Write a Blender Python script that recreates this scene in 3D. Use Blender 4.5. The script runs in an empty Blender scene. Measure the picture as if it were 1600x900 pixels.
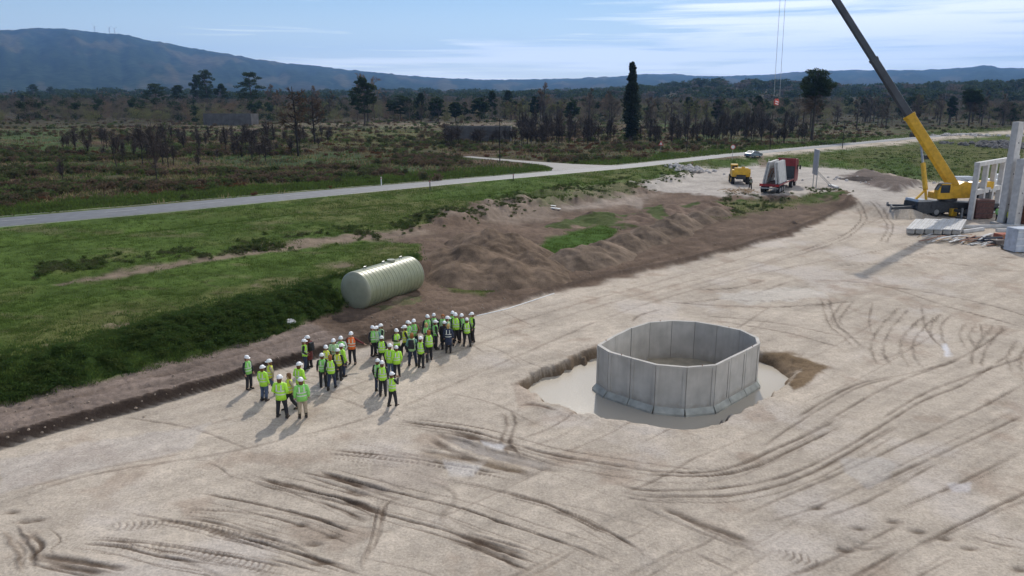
import bpy, bmesh, math, random
import numpy as np
from mathutils import Vector, Matrix

R = math.radians
random.seed(11)
rng = np.random.default_rng(11)
sc = bpy.context.scene
col = sc.collection

# ------------------------------------------------------------------ camera, world, sun, exposure
HC = 15.0                      # drone height above the pad
PITCH = R(14.25)
FPX = 1180.0                   # focal length in photo pixels (1600 wide)
cam_d = bpy.data.cameras.new('camera'); cam = bpy.data.objects.new('camera', cam_d); col.objects.link(cam)
cam.location = (0, 0, HC); cam.rotation_euler = (R(90) - PITCH, 0, 0)
cam_d.sensor_width = 36; cam_d.lens = 36 * FPX / 1600
cam_d.clip_start = 0.5; cam_d.clip_end = 40000
sc.camera = cam

SUN_EL, SUN_AZ = R(39), R(8)   # azimuth from +Y towards +X
sun_d = bpy.data.lights.new('sun', 'SUN'); sun_d.energy = 3.25; sun_d.angle = R(0.6); sun_d.color = (1, .93, .83)
sun = bpy.data.objects.new('sun', sun_d); col.objects.link(sun)
sd = Vector((math.sin(SUN_AZ) * math.cos(SUN_EL), math.cos(SUN_AZ) * math.cos(SUN_EL), math.sin(SUN_EL)))
sun.rotation_euler = sd.to_track_quat('Z', 'Y').to_euler()
sc.view_settings.view_transform = 'Standard'; sc.view_settings.look = 'None'
sc.view_settings.exposure = -0.03; sc.view_settings.gamma = 1

w = bpy.data.worlds.new('World'); sc.world = w; w.use_nodes = True
nt = w.node_tree; nt.nodes.clear()
N = lambda t, **k: nt.nodes.new(t)
def link(a, b): nt.links.new(a, b)
out = N('ShaderNodeOutputWorld'); bg = N('ShaderNodeBackground'); bg.inputs[1].default_value = 0.097
sky = N('ShaderNodeTexSky'); sky.sky_type = 'NISHITA'; sky.sun_disc = False
sky.sun_elevation = SUN_EL; sky.sun_rotation = SUN_AZ; sky.altitude = 300; sky.dust_density = 0.1; sky.air_density = 1.0; sky.ozone_density = 3.0
tc = N('ShaderNodeTexCoord')
def wmap(sx, sy, sz, scale, detail, dist):
    m = N('ShaderNodeMapping'); m.inputs['Scale'].default_value = (sx, sy, sz); m.inputs['Rotation'].default_value = (0, R(-1.6), 0)
    n = N('ShaderNodeTexNoise'); n.inputs['Scale'].default_value = scale; n.inputs['Detail'].default_value = detail
    n.inputs['Distortion'].default_value = dist
    link(tc.outputs['Generated'], m.inputs[0]); link(m.outputs[0], n.inputs[0]); return n
def math_n(op, a, b=None, clamp=False):
    m = N('ShaderNodeMath'); m.operation = op; m.use_clamp = clamp
    for i, v in enumerate((a, b)):
        if v is None: continue
        if isinstance(v, (int, float)): m.inputs[i].default_value = v
        else: link(v, m.inputs[i])
    return m.outputs[0]
n1 = wmap(2.4, 2.4, 36, 1.0, 5, .6); n2 = wmap(6, 6, 190, 1.0, 6, .5); n3 = wmap(.9, .9, 15, 1, 3, .1)
sep = N('ShaderNodeSeparateXYZ'); link(tc.outputs['Generated'], sep.inputs[0])
base = math_n('ADD', math_n('MULTIPLY', n1.outputs[0], .62), math_n('MULTIPLY', n2.outputs[0], .22))
base = math_n('ADD', base, math_n('MULTIPLY', n3.outputs[0], .30))
base = math_n('ADD', base, math_n('MULTIPLY', sep.outputs[0], .13))      # more high cloud towards the right
cl = N('ShaderNodeMapRange'); cl.inputs[1].default_value = .51; cl.inputs[2].default_value = .665; cl.interpolation_type = 'SMOOTHSTEP'
link(base, cl.inputs[0])
fac = math_n('MULTIPLY', cl.outputs[0], .80)
# thin veil near the horizon
veil = N('ShaderNodeMapRange'); veil.inputs[1].default_value = .12; veil.inputs[2].default_value = -.01; link(sep.outputs[2], veil.inputs[0])
fac = math_n('MAXIMUM', fac, math_n('MULTIPLY', veil.outputs[0], .50))
mixc = N('ShaderNodeMix'); mixc.data_type = 'RGBA'
link(fac, mixc.inputs[0]); link(sky.outputs[0], mixc.inputs[6]); mixc.inputs[7].default_value = (17, 17, 16.8, 1)
link(mixc.outputs[2], bg.inputs[0]); link(bg.outputs[0], out.inputs[0])

# ------------------------------------------------------------------ photo pixel -> world helpers
cp, sp = math.cos(PITCH), math.sin(PITCH)
def ray(px, py):
    a, b = (px - 800) / FPX, (450 - py) / FPX
    return a, cp + b * sp, -sp + b * cp
def at(px, py, z=0.0):
    dx, dy, dz = ray(px, py); t = (z - HC) / dz
    return (dx * t, dy * t)
def atd(px, py, Y):
    dx, dy, dz = ray(px, py); t = Y / dy
    return Vector((dx * t, Y, HC + dz * t))
def proj(x, y, z):
    dc = y * cp - (z - HC) * sp; u = y * sp + (z - HC) * cp
    dc = np.maximum(dc, .1)
    return 800 + FPX * x / dc, 450 - FPX * u / dc

_tab = rng.random((256, 256)).astype(np.float32)
def vnoise(x, y, seed=0):
    x = np.asarray(x, dtype=np.float64) + seed * 17.37; y = np.asarray(y, dtype=np.float64) + seed * 9.71
    ix = np.floor(x).astype(np.int64); iy = np.floor(y).astype(np.int64); fx = x - ix; fy = y - iy
    fx = fx * fx * (3 - 2 * fx); fy = fy * fy * (3 - 2 * fy)
    a = _tab[ix & 255, iy & 255]; b = _tab[(ix + 1) & 255, iy & 255]; c = _tab[ix & 255, (iy + 1) & 255]; d = _tab[(ix + 1) & 255, (iy + 1) & 255]
    return (a * (1 - fx) + b * fx) * (1 - fy) + (c * (1 - fx) + d * fx) * fy
def fbm(x, y, seed=0, oct=4):
    s = 0; a = .5; t = 0
    for i in range(oct):
        s = s + a * vnoise(x * 2 ** i, y * 2 ** i, seed + i * 3); t += a; a *= .5
    return s / t
def ss(a, b, v):
    t = np.clip((v - a) / (b - a), 0, 1); return t * t * (3 - 2 * t)
def poly_line(pts, z):
    p = [at(x, y, z) for x, y in pts]; p.sort()
    return np.array([q[0] for q in p]), np.array([q[1] for q in p])
def yline(L, x, ext=True):
    X, Y = L
    r = np.interp(x, X, Y)
    if ext:
        s0 = (Y[1] - Y[0]) / (X[1] - X[0]); s1 = (Y[-1] - Y[-2]) / (X[-1] - X[-2])
        r = np.where(x < X[0], Y[0] + s0 * (x - X[0]), r); r = np.where(x > X[-1], Y[-1] + s1 * (x - X[-1]), r)
    return r
# pad edge, bank foot, bank top, ditch line, road edges
L1 = poly_line([(-200, 752), (0, 703), (100, 672), (200, 645), (300, 618), (380, 592), (470, 568), (560, 540), (680, 513), (745, 493), (870, 455), (960, 432), (1060, 412), (1150, 390), (1240, 362), (1300, 338), (1335, 316)], 0)
L2 = poly_line([(-200, 690), (0, 634), (150, 600), (300, 562), (420, 528), (500, 500), (560, 478)], .45)
L3 = poly_line([(-200, 590), (0, 558), (150, 525), (300, 482), (420, 452), (520, 428), (600, 412)], 1.7)
ROADN = poly_line([(-200, 376), (0, 358), (250, 335.5), (500, 310), (750, 285.5), (1000, 262.5), (1150, 245), (1300, 230.5), (1430, 218), (1530, 209)], 2.0)
ROADF = poly_line([(-200, 352), (0, 337.5), (250, 317), (480, 297.5), (700, 280), (860, 266.5), (1000, 253.5), (1150, 239), (1300, 225.5), (1430, 214), (1530, 206.2)], 2.0)
PITPX = [(808, 600), (828, 583), (870, 567), (932, 541), (1000, 537), (1100, 536), (1190, 546), (1240, 557), (1284, 575), (1255, 592), (1226, 608), (1188, 630), (1132, 661), (1085, 676), (1040, 671), (960, 656), (890, 641), (835, 621)]
PIT = np.array([at(*p) for p in PITPX])
def poly_sd(px, py, P):
    """signed distance (negative inside) to polygon P"""
    d = np.full(px.shape, 1e9); ins = np.zeros(px.shape, bool)
    n = len(P)
    for i in range(n):
        ax, ay = P[i]; bx, by = P[(i + 1) % n]
        ex, ey = bx - ax, by - ay; wx, wy = px - ax, py - ay
        t = np.clip((wx * ex + wy * ey) / (ex * ex + ey * ey), 0, 1)
        d = np.minimum(d, np.hypot(wx - ex * t, wy - ey * t))
        c = ((ay > py) != (by > py)) & (px < (bx - ax) * (py - ay) / (by - ay + 1e-12) + ax)
        ins ^= c
    return np.where(ins, -d, d)
TURN = np.array([at(x, y, 1.0) for x, y in [(985, 292), (1060, 277), (1110, 262), (1200, 258), (1290, 260), (1345, 266), (1420, 285), (1420, 330), (1340, 312), (1300, 296), (1230, 306), (1120, 305), (1050, 301)]])
MIDAZ = np.array([(-1400, -.2), (200, -.2), (700, -.1), (900, .0), (1000, .35), (1090, .72), (1200, .55), (1330, .35), (1450, .55), (1560, .62), (1800, .3), (3000, 0)])
SIDEPX_T = [(600, 233), (684, 239.6), (743, 245), (815, 251), (850, 253.6), (895, 256.5), (945, 258.5), (962, 258)]
SIDEPX_B = [(600, 234.5), (684, 241.5), (743, 247.3), (815, 254), (850, 258), (864, 262.5), (862, 267.3), (960, 260)]
SIDE = [at(x, y, 2.0) for x, y in SIDEPX_T] + [at(x, y, 2.0) for x, y in SIDEPX_B[::-1]]
def side_dist(x, y):
    r = np.full(np.shape(x), 99.0); q = (x > -70) & (x < 60) & (y > 130) & (y < 240)
    if np.any(q): r[q] = np.maximum(poly_sd(x[q], y[q], SIDE), 0)
    return r
def Hbase(x, y):
    x = np.asarray(x, dtype=np.float64); y = np.asarray(y, dtype=np.float64)
    r = np.hypot(x, y)
    d1 = (y - yline(L1, x)) * .8
    left = 1 - ss(-8, 2, x)                      # grass bank side
    lim = 1 - ss(50, 58, x)                      # the pad runs on past the right end
    wob = (fbm(x * .8, y * .8, 3, 3) - .5)
    step = .56 * ss(0.0, .38, d1 + wob * .22) * left + .18 * ss(0, 2.5, d1) * (1 - left) * lim
    y2 = yline(L2, x); y3 = yline(L3, x)
    t = np.clip((y - y2) / np.maximum(y3 - y2, .5), 0, 1)
    bank = 1.11 * ss(0, .6, t) * left
    yr = yline(ROADN, x)
    ya = y3 * left + (yline(L1, x) + 3) * (1 - left)
    tr = np.clip((y - ya) / np.maximum(yr - 2 - ya, 4), 0, 1)
    h = step + bank
    hl = np.clip((y - 112) / np.maximum(yr - 2 - 112, 5), 0, 1) * 2.0 * ss(46, 58, x)
    h = h + (2.0 - (1.67 * left + .18 * (1 - left))) * tr ** 1.3
    h = np.where(d1 < 0, hl + step, h * lim + hl * (1 - lim))
    # verge bank by the road: a shallow ditch before it
    dd = yr - y
    h = h - .35 * np.exp(-((dd - 11) / 2.2) ** 2) * (1 - ss(20, 40, x)) * (y < yr)
    # turnout platform
    near = (x > 10) & (x < 75) & (y > 95) & (y < 160)
    if near.any():
        s = np.full(x.shape, 50.0); s[near] = poly_sd(x[near], y[near], TURN)
        k = 1 - ss(0, 3.5, s); h = h * (1 - k) + 1.05 * k * (1 - ss(56, 68, x) * .3)
    # beyond the road
    yf = yline(ROADF, x)
    b = y - yf
    und = (fbm(x / 45, y / 45, 8, 3) - .5) * 2.4 * ss(6, 60, b) + (fbm(x / 9, y / 9, 12, 3) - .5) * .9 * ss(3, 25, b)
    und = und * ss(3, 14, side_dist(x, y))
    h = np.where(b > 0, 2.0 + und + ss(20, 260, b) * 1.0 - .4 * np.exp(-((b - 3) / 1.5) ** 2) * ss(3, 14, side_dist(x, y)), h)
    h = np.where((y > yr - 1.5) & (b < 1.0), 2.0, h)
    # the far wooded rise
    az = 800 + FPX * x / np.maximum(y * cp + HC * sp, 1)
    el = np.interp(az, MIDAZ[:, 0], MIDAZ[:, 1])
    hill = ss(650, 1350, r) * (np.maximum(12 + 1350 * np.tan(np.radians(el)) - 6, 0)) * (y > 0)
    h = h + hill + (fbm(x / 260, y / 260, 31, 3) - .5) * 22 * ss(600, 1300, r)
    return np.where(y < 0, 0, h)
def Hpit(x, y):
    near = (x > -2) & (x < 22) & (y > 28) & (y < 52)
    r = np.zeros(np.shape(x))
    if near.any():
        s = poly_sd(x[near], y[near], PIT) + (fbm(x[near] * 1.6, y[near] * 1.6, 5, 4) - .5) * .9
        wq = .45 + 2.0 * ss(14.6, 16.2, x[near]) * ss(33, 37, y[near]); s = s + wq * .1
        r[near] = -.85 * ss(.0, -wq, s) + .05 * np.exp(-((s - .35) / .4) ** 2)
    return r
def ground_z(x, y):
    return float(Hbase(np.array([x]), np.array([y]))[0])
_ts = np.concatenate([np.arange(14, 200, .25), np.arange(200, 2600, 2.0)])
def hit(px, py):
    """point of the terrain under a photo pixel"""
    dx, dy, dz = ray(px, py); X = dx * _ts; Y = dy * _ts; Z = HC + dz * _ts
    h = Hbase(X, Y); i = int(np.argmax(Z <= h))
    if i == 0: i = len(_ts) - 1
    t0, t1 = _ts[i - 1], _ts[i]
    f0, f1 = Z[i - 1] - h[i - 1], Z[i] - h[i]; t = t0 + (t1 - t0) * f0 / (f0 - f1 + 1e-9)
    return Vector((dx * t, dy * t, HC + dz * t))

# ------------------------------------------------------------------ materials
def pm(name, base, rough=.8, ns=3.0, amt=.25, bump=0.0, metal=0.0, base2=None, spec=.5, detail=5, coord='Object'):
    m = bpy.data.materials.new(name); m.use_nodes = True; t = m.node_tree; b = t.nodes['Principled BSDF']
    b.inputs['Roughness'].default_value = rough; b.inputs['Metallic'].default_value = metal; b.inputs['Specular IOR Level'].default_value = spec
    c = t.nodes.new('ShaderNodeTexCoord'); n = t.nodes.new('ShaderNodeTexNoise'); n.inputs['Scale'].default_value = ns; n.inputs['Detail'].default_value = detail
    t.links.new(c.outputs[coord], n.inputs[0])
    r = t.nodes.new('ShaderNodeValToRGB'); r.color_ramp.elements[0].position = .3; r.color_ramp.elements[1].position = .7
    b2 = base2 or tuple(v * (1 + amt) for v in base); b1 = tuple(v * (1 - amt) for v in base) if base2 is None else base
    r.color_ramp.elements[0].color = (*b1, 1); r.color_ramp.elements[1].color = (*b2, 1)
    t.links.new(n.outputs[0], r.inputs[0]); t.links.new(r.outputs[0], b.inputs[0])
    if bump:
        bp = t.nodes.new('ShaderNodeBump'); bp.inputs['Strength'].default_value = 1; bp.inputs['Distance'].default_value = bump
        t.links.new(n.outputs[0], bp.inputs['Height']); t.links.new(bp.outputs[0], b.inputs['Normal'])
    return m
M = {}
def mat(k, *a, **kw):
    M[k] = pm(k, *a, **kw); return M[k]
mat('concrete', (.45, .43, .40), .85, 1.3, .22, .004); mat('concrete_light', (.50, .50, .50), .8, 2, .15, .003)
mat('concrete_foot', (.38, .385, .35), .85, 2, .25, .004)
mat('fibreglass', (.225, .245, .155), .42, 1.2, .14); mat('fibreglass_cap', (.27, .28, .21), .4, 2, .1)
mat('crane_yellow', (.62, .36, .02), .45, 2, .2); mat('crane_dark', (.045, .05, .06), .5, 3, .3); mat('boom_grey', (.06, .068, .085), .4, .7, .25, metal=.2)
mat('steel', (.35, .36, .38), .4, 3, .2, metal=.6); mat('rust', (.22, .09, .05), .8, 4, .35)
mat('rubber', (.02, .02, .022), .8, 6, .3); mat('glass', (.03, .04, .05), .08, 1, .1); mat('red_paint', (.22, .015, .022), .4, 2, .2)
mat('white_paint', (.74, .75, .76), .35, 2, .06); mat('silver_paint', (.38, .40, .43), .3, 2, .05, metal=.4); mat('car_blue', (.20, .24, .28), .25, 2, .05, metal=.5)
mat('hook_red', (.55, .08, .06), .5, 4, .2); mat('lamp_red', (.5, .03, .02), .3, 4, .1)
mat('hi_vis', (.42, .80, .06), .6, 9, .12); mat('hi_vis_green', (.24, .62, .14), .6, 9, .12); mat('hi_vis_pale', (.40, .62, .32), .6, 9, .15)
mat('hi_vis_yellow', (.62, .68, .05), .6, 9, .12); mat('orange_vest', (.85, .17, .03), .6, 9, .12)
mat('band', (.62, .64, .60), .4, 9, .08)
mat('skin', (.42, .25, .17), .6, 9, .1); mat('dark_cloth', (.022, .022, .028), .9, 9, .4); mat('jeans', (.07, .10, .17), .9, 9, .3); mat('beige_cloth', (.36, .30, .22), .9, 9, .2)
mat('navy_cloth', (.025, .035, .07), .9, 9, .3); mat('teal_cloth', (.16, .30, .28), .9, 9, .2); mat('maroon_cloth', (.14, .03, .03), .9, 9, .3); mat('boots', (.03, .025, .02), .8, 9, .3)
mat('helmet_white', (.80, .81, .83), .35, 3, .03); mat('helmet_yellow', (.75, .60, .15), .35, 3, .05)
mat('hair_brown', (.14, .06, .025), .8, 9, .3); mat('hair_auburn', (.30, .11, .03), .8, 9, .3); mat('hair_blond', (.48, .33, .12), .8, 9, .3); mat('eye', (.02, .02, .02), .3, 9, .1)
mat('bark', (.055, .045, .04), .95, 1.5, .4, .02); mat('burnt', (.02, .017, .016), .95, 1.5, .4); mat('bark_pale', (.13, .11, .10), .95, 1.5, .4)
mat('burnt_twig', (.055, .042, .036), .95, .3, .4); mat('twig', (.105, .092, .078), .95, .5, .35); mat('twig_rust', (.145, .105, .075), .95, .5, .35); mat('twig_olive', (.135, .14, .065), .95, .5, .35)
mat('pine_leaf', (.032, .050, .022), .8, .35, .45); mat('pine_leaf_light', (.045, .062, .022), .8, .35, .4); mat('euc_leaf', (.030, .042, .028), .7, .35, .5); mat('dead_needle', (.07, .05, .035), .9, .5, .4)
mat('grass_a', (.085, .135, .030), .8, .12, .35, coord='Object'); mat('grass_b', (.062, .092, .024), .8, .12, .35); mat('grass_rank_shaded', (.056, .100, .026), .8, .12, .4); mat('grass_dry', (.20, .17, .09), .9, .12, .3)  # rank bank growth has some of the slope's shade in its green
mat('bush_a', (.075, .085, .038), .85, .2, .4); mat('bush_b', (.12, .088, .06), .9, .2, .4); mat('bush_c', (.10, .05, .028), .9, .2, .35); mat('bush_d', (.085, .12, .04), .85, .2, .35)
mat('wood', (.35, .24, .14), .8, 3, .3); mat('brick_red', (.33, .11, .07), .9, 6, .3); mat('block_grey', (.085, .085, .09), .9, .5, .3, .01); mat('rubble', (.50, .47, .45), .9, 2, .4); mat('rubble_dark', (.17, .16, .155), .9, 2, .5)
mat('machine_red', (.12, .055, .05), .7, 4, .4); mat('tarp_blue', (.42, .47, .55), .5, 2, .2); mat('sign_grey', (.30, .33, .37), .5, 2, .15); mat('sign_red', (.6, .05, .04), .4, 3, .05); mat('roof_tile', (.30, .13, .08), .9, 1, .2)
mat('black_plastic', (.03, .03, .032), .5, 4, .3)

for k_ in ('twig', 'twig_rust', 'twig_olive', 'pine_leaf', 'pine_leaf_light', 'euc_leaf', 'dead_needle', 'grass_a', 'grass_b', 'grass_rank_shaded', 'grass_dry', 'bush_a', 'bush_b', 'bush_c', 'bush_d'):
    t = M[k_].node_tree; b = t.nodes['Principled BSDF']; b.inputs['Specular IOR Level'].default_value = .12; o_ = t.nodes['Material Output']
    src_ = b.inputs[0].links[0].from_socket; tl = t.nodes.new('ShaderNodeBsdfTranslucent'); t.links.new(src_, tl.inputs[0]); mx = t.nodes.new('ShaderNodeMixShader'); mx.inputs[0].default_value = .45
    t.links.new(b.outputs[0], mx.inputs[1]); t.links.new(tl.outputs[0], mx.inputs[2]); t.links.new(mx.outputs[0], o_.inputs[0])
# ------------------------------------------------------------------ mesh helpers
def tag(o, label=None, cat=None, group=None, kind=None):
    if label: o['label'] = label
    if cat: o['category'] = cat
    if group: o['group'] = group
    if kind: o['kind'] = kind
    return o
def empty(name, loc=(0, 0, 0), rz=0.0, **k):
    o = bpy.data.objects.new(name, None); o.empty_display_size = .3; col.objects.link(o); o.location = loc; o.rotation_euler = (0, 0, rz)
    return tag(o, **k)
def mesh_obj(name, me, m=None, parent=None, loc=None, rot=None):
    o = bpy.data.objects.new(name, me); col.objects.link(o)
    if m is not None and not me.materials: me.materials.append(m if not isinstance(m, str) else M[m])
    if parent: o.parent = parent
    if loc is not None: o.location = loc
    if rot is not None: o.rotation_euler = rot
    return o
class MB:
    def __init__(s): s.v = []; s.f = []; s.mi = []; s.cur = 0
    def add(s, vs, fs):
        b = len(s.v); s.v += [tuple(v) for v in vs]; s.f += [tuple(i + b for i in f) for f in fs]; s.mi += [s.cur] * len(fs); return s
    def box(s, c, d, rz=0, rot=None, taper=1.0):
        hx, hy, hz = d[0] / 2, d[1] / 2, d[2] / 2
        m = rot if rot is not None else Matrix.Rotation(rz, 3, 'Z')
        P = []
        for z in (-hz, hz):
            k = taper if z > 0 else 1
            for x, y in ((-hx, -hy), (hx, -hy), (hx, hy), (-hx, hy)):
                P.append(Vector(c) + m @ Vector((x * k, y * k, z)))
        return s.add(P, [(3, 2, 1, 0), (4, 5, 6, 7), (0, 1, 5, 4), (1, 2, 6, 5), (2, 3, 7, 6), (3, 0, 4, 7)])
    def bar(s, a, b, w, h=None, up=(0, 0, 1)):
        a, b = Vector(a), Vector(b); h = h or w; d = (b - a).normalized(); u = Vector(up)
        if abs(d.dot(u)) > .95: u = Vector((0, 1, 0))
        r = d.cross(u).normalized(); u = r.cross(d).normalized()
        P = [q + r * (x * w / 2) + u * (y * h / 2) for q in (a, b) for x, y in ((-1, -1), (1, -1), (1, 1), (-1, 1))]
        return s.add(P, [(3, 2, 1, 0), (4, 5, 6, 7), (0, 1, 5, 4), (1, 2, 6, 5), (2, 3, 7, 6), (3, 0, 4, 7)])
    def tube(s, pts, rad, n=8, cap=True):
        pts = [Vector(p) for p in pts]
        if not hasattr(rad, '__len__'): rad = [rad] * len(pts)
        P = []; F = []
        ref = None
        for i, p in enumerate(pts):
            d = (pts[min(i + 1, len(pts) - 1)] - pts[max(i - 1, 0)])
            d = d.normalized() if d.length > 1e-7 else Vector((0, 0, 1))
            if ref is None: ref = Vector((1, 0, 0)) if abs(d.x) < .8 else Vector((0, 1, 0))
            r = (ref - d * ref.dot(d)).normalized(); ref = r; u = d.cross(r)
            for k in range(n):
                a = 2 * math.pi * k / n; P.append(p + (r * math.cos(a) + u * math.sin(a)) * rad[i])
        for i in range(len(pts) - 1):
            for k in range(n):
                F.append((i * n + k, i * n + (k + 1) % n, (i + 1) * n + (k + 1) % n, (i + 1) * n + k))
        if cap: F.append(tuple(range(n))[::-1]); F.append(tuple((len(pts) - 1) * n + k for k in range(n)))
        return s.add(P, F)
    def rings(s, rs, n=12, cap=True):
        """rs: list of (cx,cy,cz,rx,ry) horizontal ellipses"""
        P = []; F = []
        for (cx, cy, cz, rx, ry) in rs:
            for k in range(n):
                a = 2 * math.pi * k / n; P.append((cx + rx * math.cos(a), cy + ry * math.sin(a), cz))
        for i in range(len(rs) - 1):
            for k in range(n): F.append((i * n + k, i * n + (k + 1) % n, (i + 1) * n + (k + 1) % n, (i + 1) * n + k))
        if cap: F.append(tuple(range(n))[::-1]); F.append(tuple((len(rs) - 1) * n + k for k in range(n)))
        return s.add(P, F)
    def prism(s, outline, a, b):
        """outline in (x,z) extruded along y from a to b"""
        n = len(outline); P = [(x, a, z) for x, z in outline] + [(x, b, z) for x, z in outline]
        return s.add(P, [tuple(range(n)), tuple(range(n, 2 * n))[::-1]] + [(i, n + i, n + (i + 1) % n, (i + 1) % n) for i in range(n)])
    def rock(s, c, r, sq=.7):
        P = []; 
        for i in range(3):
            z = (-.6, .1, .75)[i] * r * sq; rr = (1, .95, .5)[i] * r
            for k in range(6):
                a = k * math.pi / 3 + i * .4; q = random.uniform(.7, 1.2)
                P.append((c[0] + rr * q * math.cos(a), c[1] + rr * q * math.sin(a), c[2] + z))
        F = [tuple(range(6))[::-1], tuple(range(12, 18))]
        for i in range(2):
            for k in range(6): F.append((i * 6 + k, i * 6 + (k + 1) % 6, i * 6 + 6 + (k + 1) % 6, i * 6 + 6 + k))
        return s.add(P, F)
    def mesh(s, name='m', smooth=False, mats=None):
        me = bpy.data.meshes.new(name); me.from_pydata(s.v, [], s.f)
        for m in (mats or []): me.materials.append(M[m])
        if mats and len(mats) > 1: me.polygons.foreach_set('material_index', s.mi)
        if smooth: me.polygons.foreach_set('use_smooth', [True] * len(me.polygons))
        me.update(); return me
    def build(s, name, m, parent=None, smooth=False, loc=None, bevel=0, rot=None):
        me = s.mesh(name, smooth)
        o = mesh_obj(name, me, m, parent, loc, rot)
        if bevel:
            bm = bmesh.new(); bm.from_mesh(me); bmesh.ops.recalc_face_normals(bm, faces=bm.faces)
            bmesh.ops.bevel(bm, geom=bm.edges[:] + bm.verts[:], offset=bevel, segments=2, affect='EDGES', clamp_overlap=True); bm.to_mesh(me); bm.free()
        return o
def fix_normals(me):
    bm = bmesh.new(); bm.from_mesh(me); bmesh.ops.recalc_face_normals(bm, faces=bm.faces); bm.to_mesh(me); bm.free()
def np_mesh(name, V, F, m=None, smooth=True, cols=None):
    """V (n,3), F (m,k) numpy"""
    me = bpy.data.meshes.new(name); k = F.shape[1]
    me.vertices.add(len(V)); me.vertices.foreach_set('co', V.astype(np.float32).ravel())
    me.loops.add(F.size); me.loops.foreach_set('vertex_index', F.astype(np.int32).ravel())
    me.polygons.add(len(F)); me.polygons.foreach_set('loop_start', np.arange(0, F.size, k, dtype=np.int32)); me.polygons.foreach_set('loop_total', np.full(len(F), k, dtype=np.int32))
    if smooth: me.polygons.foreach_set('use_smooth', np.ones(len(F), bool))
    if m: me.materials.append(M[m])
    me.update(calc_edges=True)
    if cols is not None:
        a = me.color_attributes.new('Col', 'FLOAT_COLOR', 'POINT'); c4 = np.ones((len(V), 4), np.float32); c4[:, :cols.shape[1]] = cols; a.data.foreach_set('color', c4.ravel())
    return me
def copy_tree(o, parent=None):
    c = o.copy(); col.objects.link(c)
    if parent: c.parent = parent
    for ch in list(o.children): copy_tree(ch, c)
    return c

# ------------------------------------------------------------------ ground sheet (adaptive polar grid)
def cat_smooth(P, n=5):
    P = [np.array(p, float) for p in P]
    if len(P) < 3: return [tuple(P[0] + (P[1] - P[0]) * t) for t in np.linspace(0, 1, 6)]
    Q = [2 * P[0] - P[1]] + P + [2 * P[-1] - P[-2]]; o = []
    for i in range(1, len(Q) - 2):
        for k in range(n):
            t = k / n
            o.append(tuple(.5 * ((2 * Q[i]) + (-Q[i - 1] + Q[i + 1]) * t + (2 * Q[i - 1] - 5 * Q[i] + 4 * Q[i + 1] - Q[i + 2]) * t * t + (-Q[i - 1] + 3 * Q[i] - 3 * Q[i + 1] + Q[i + 2]) * t ** 3)))
    o.append(tuple(P[-1])); return o
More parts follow.
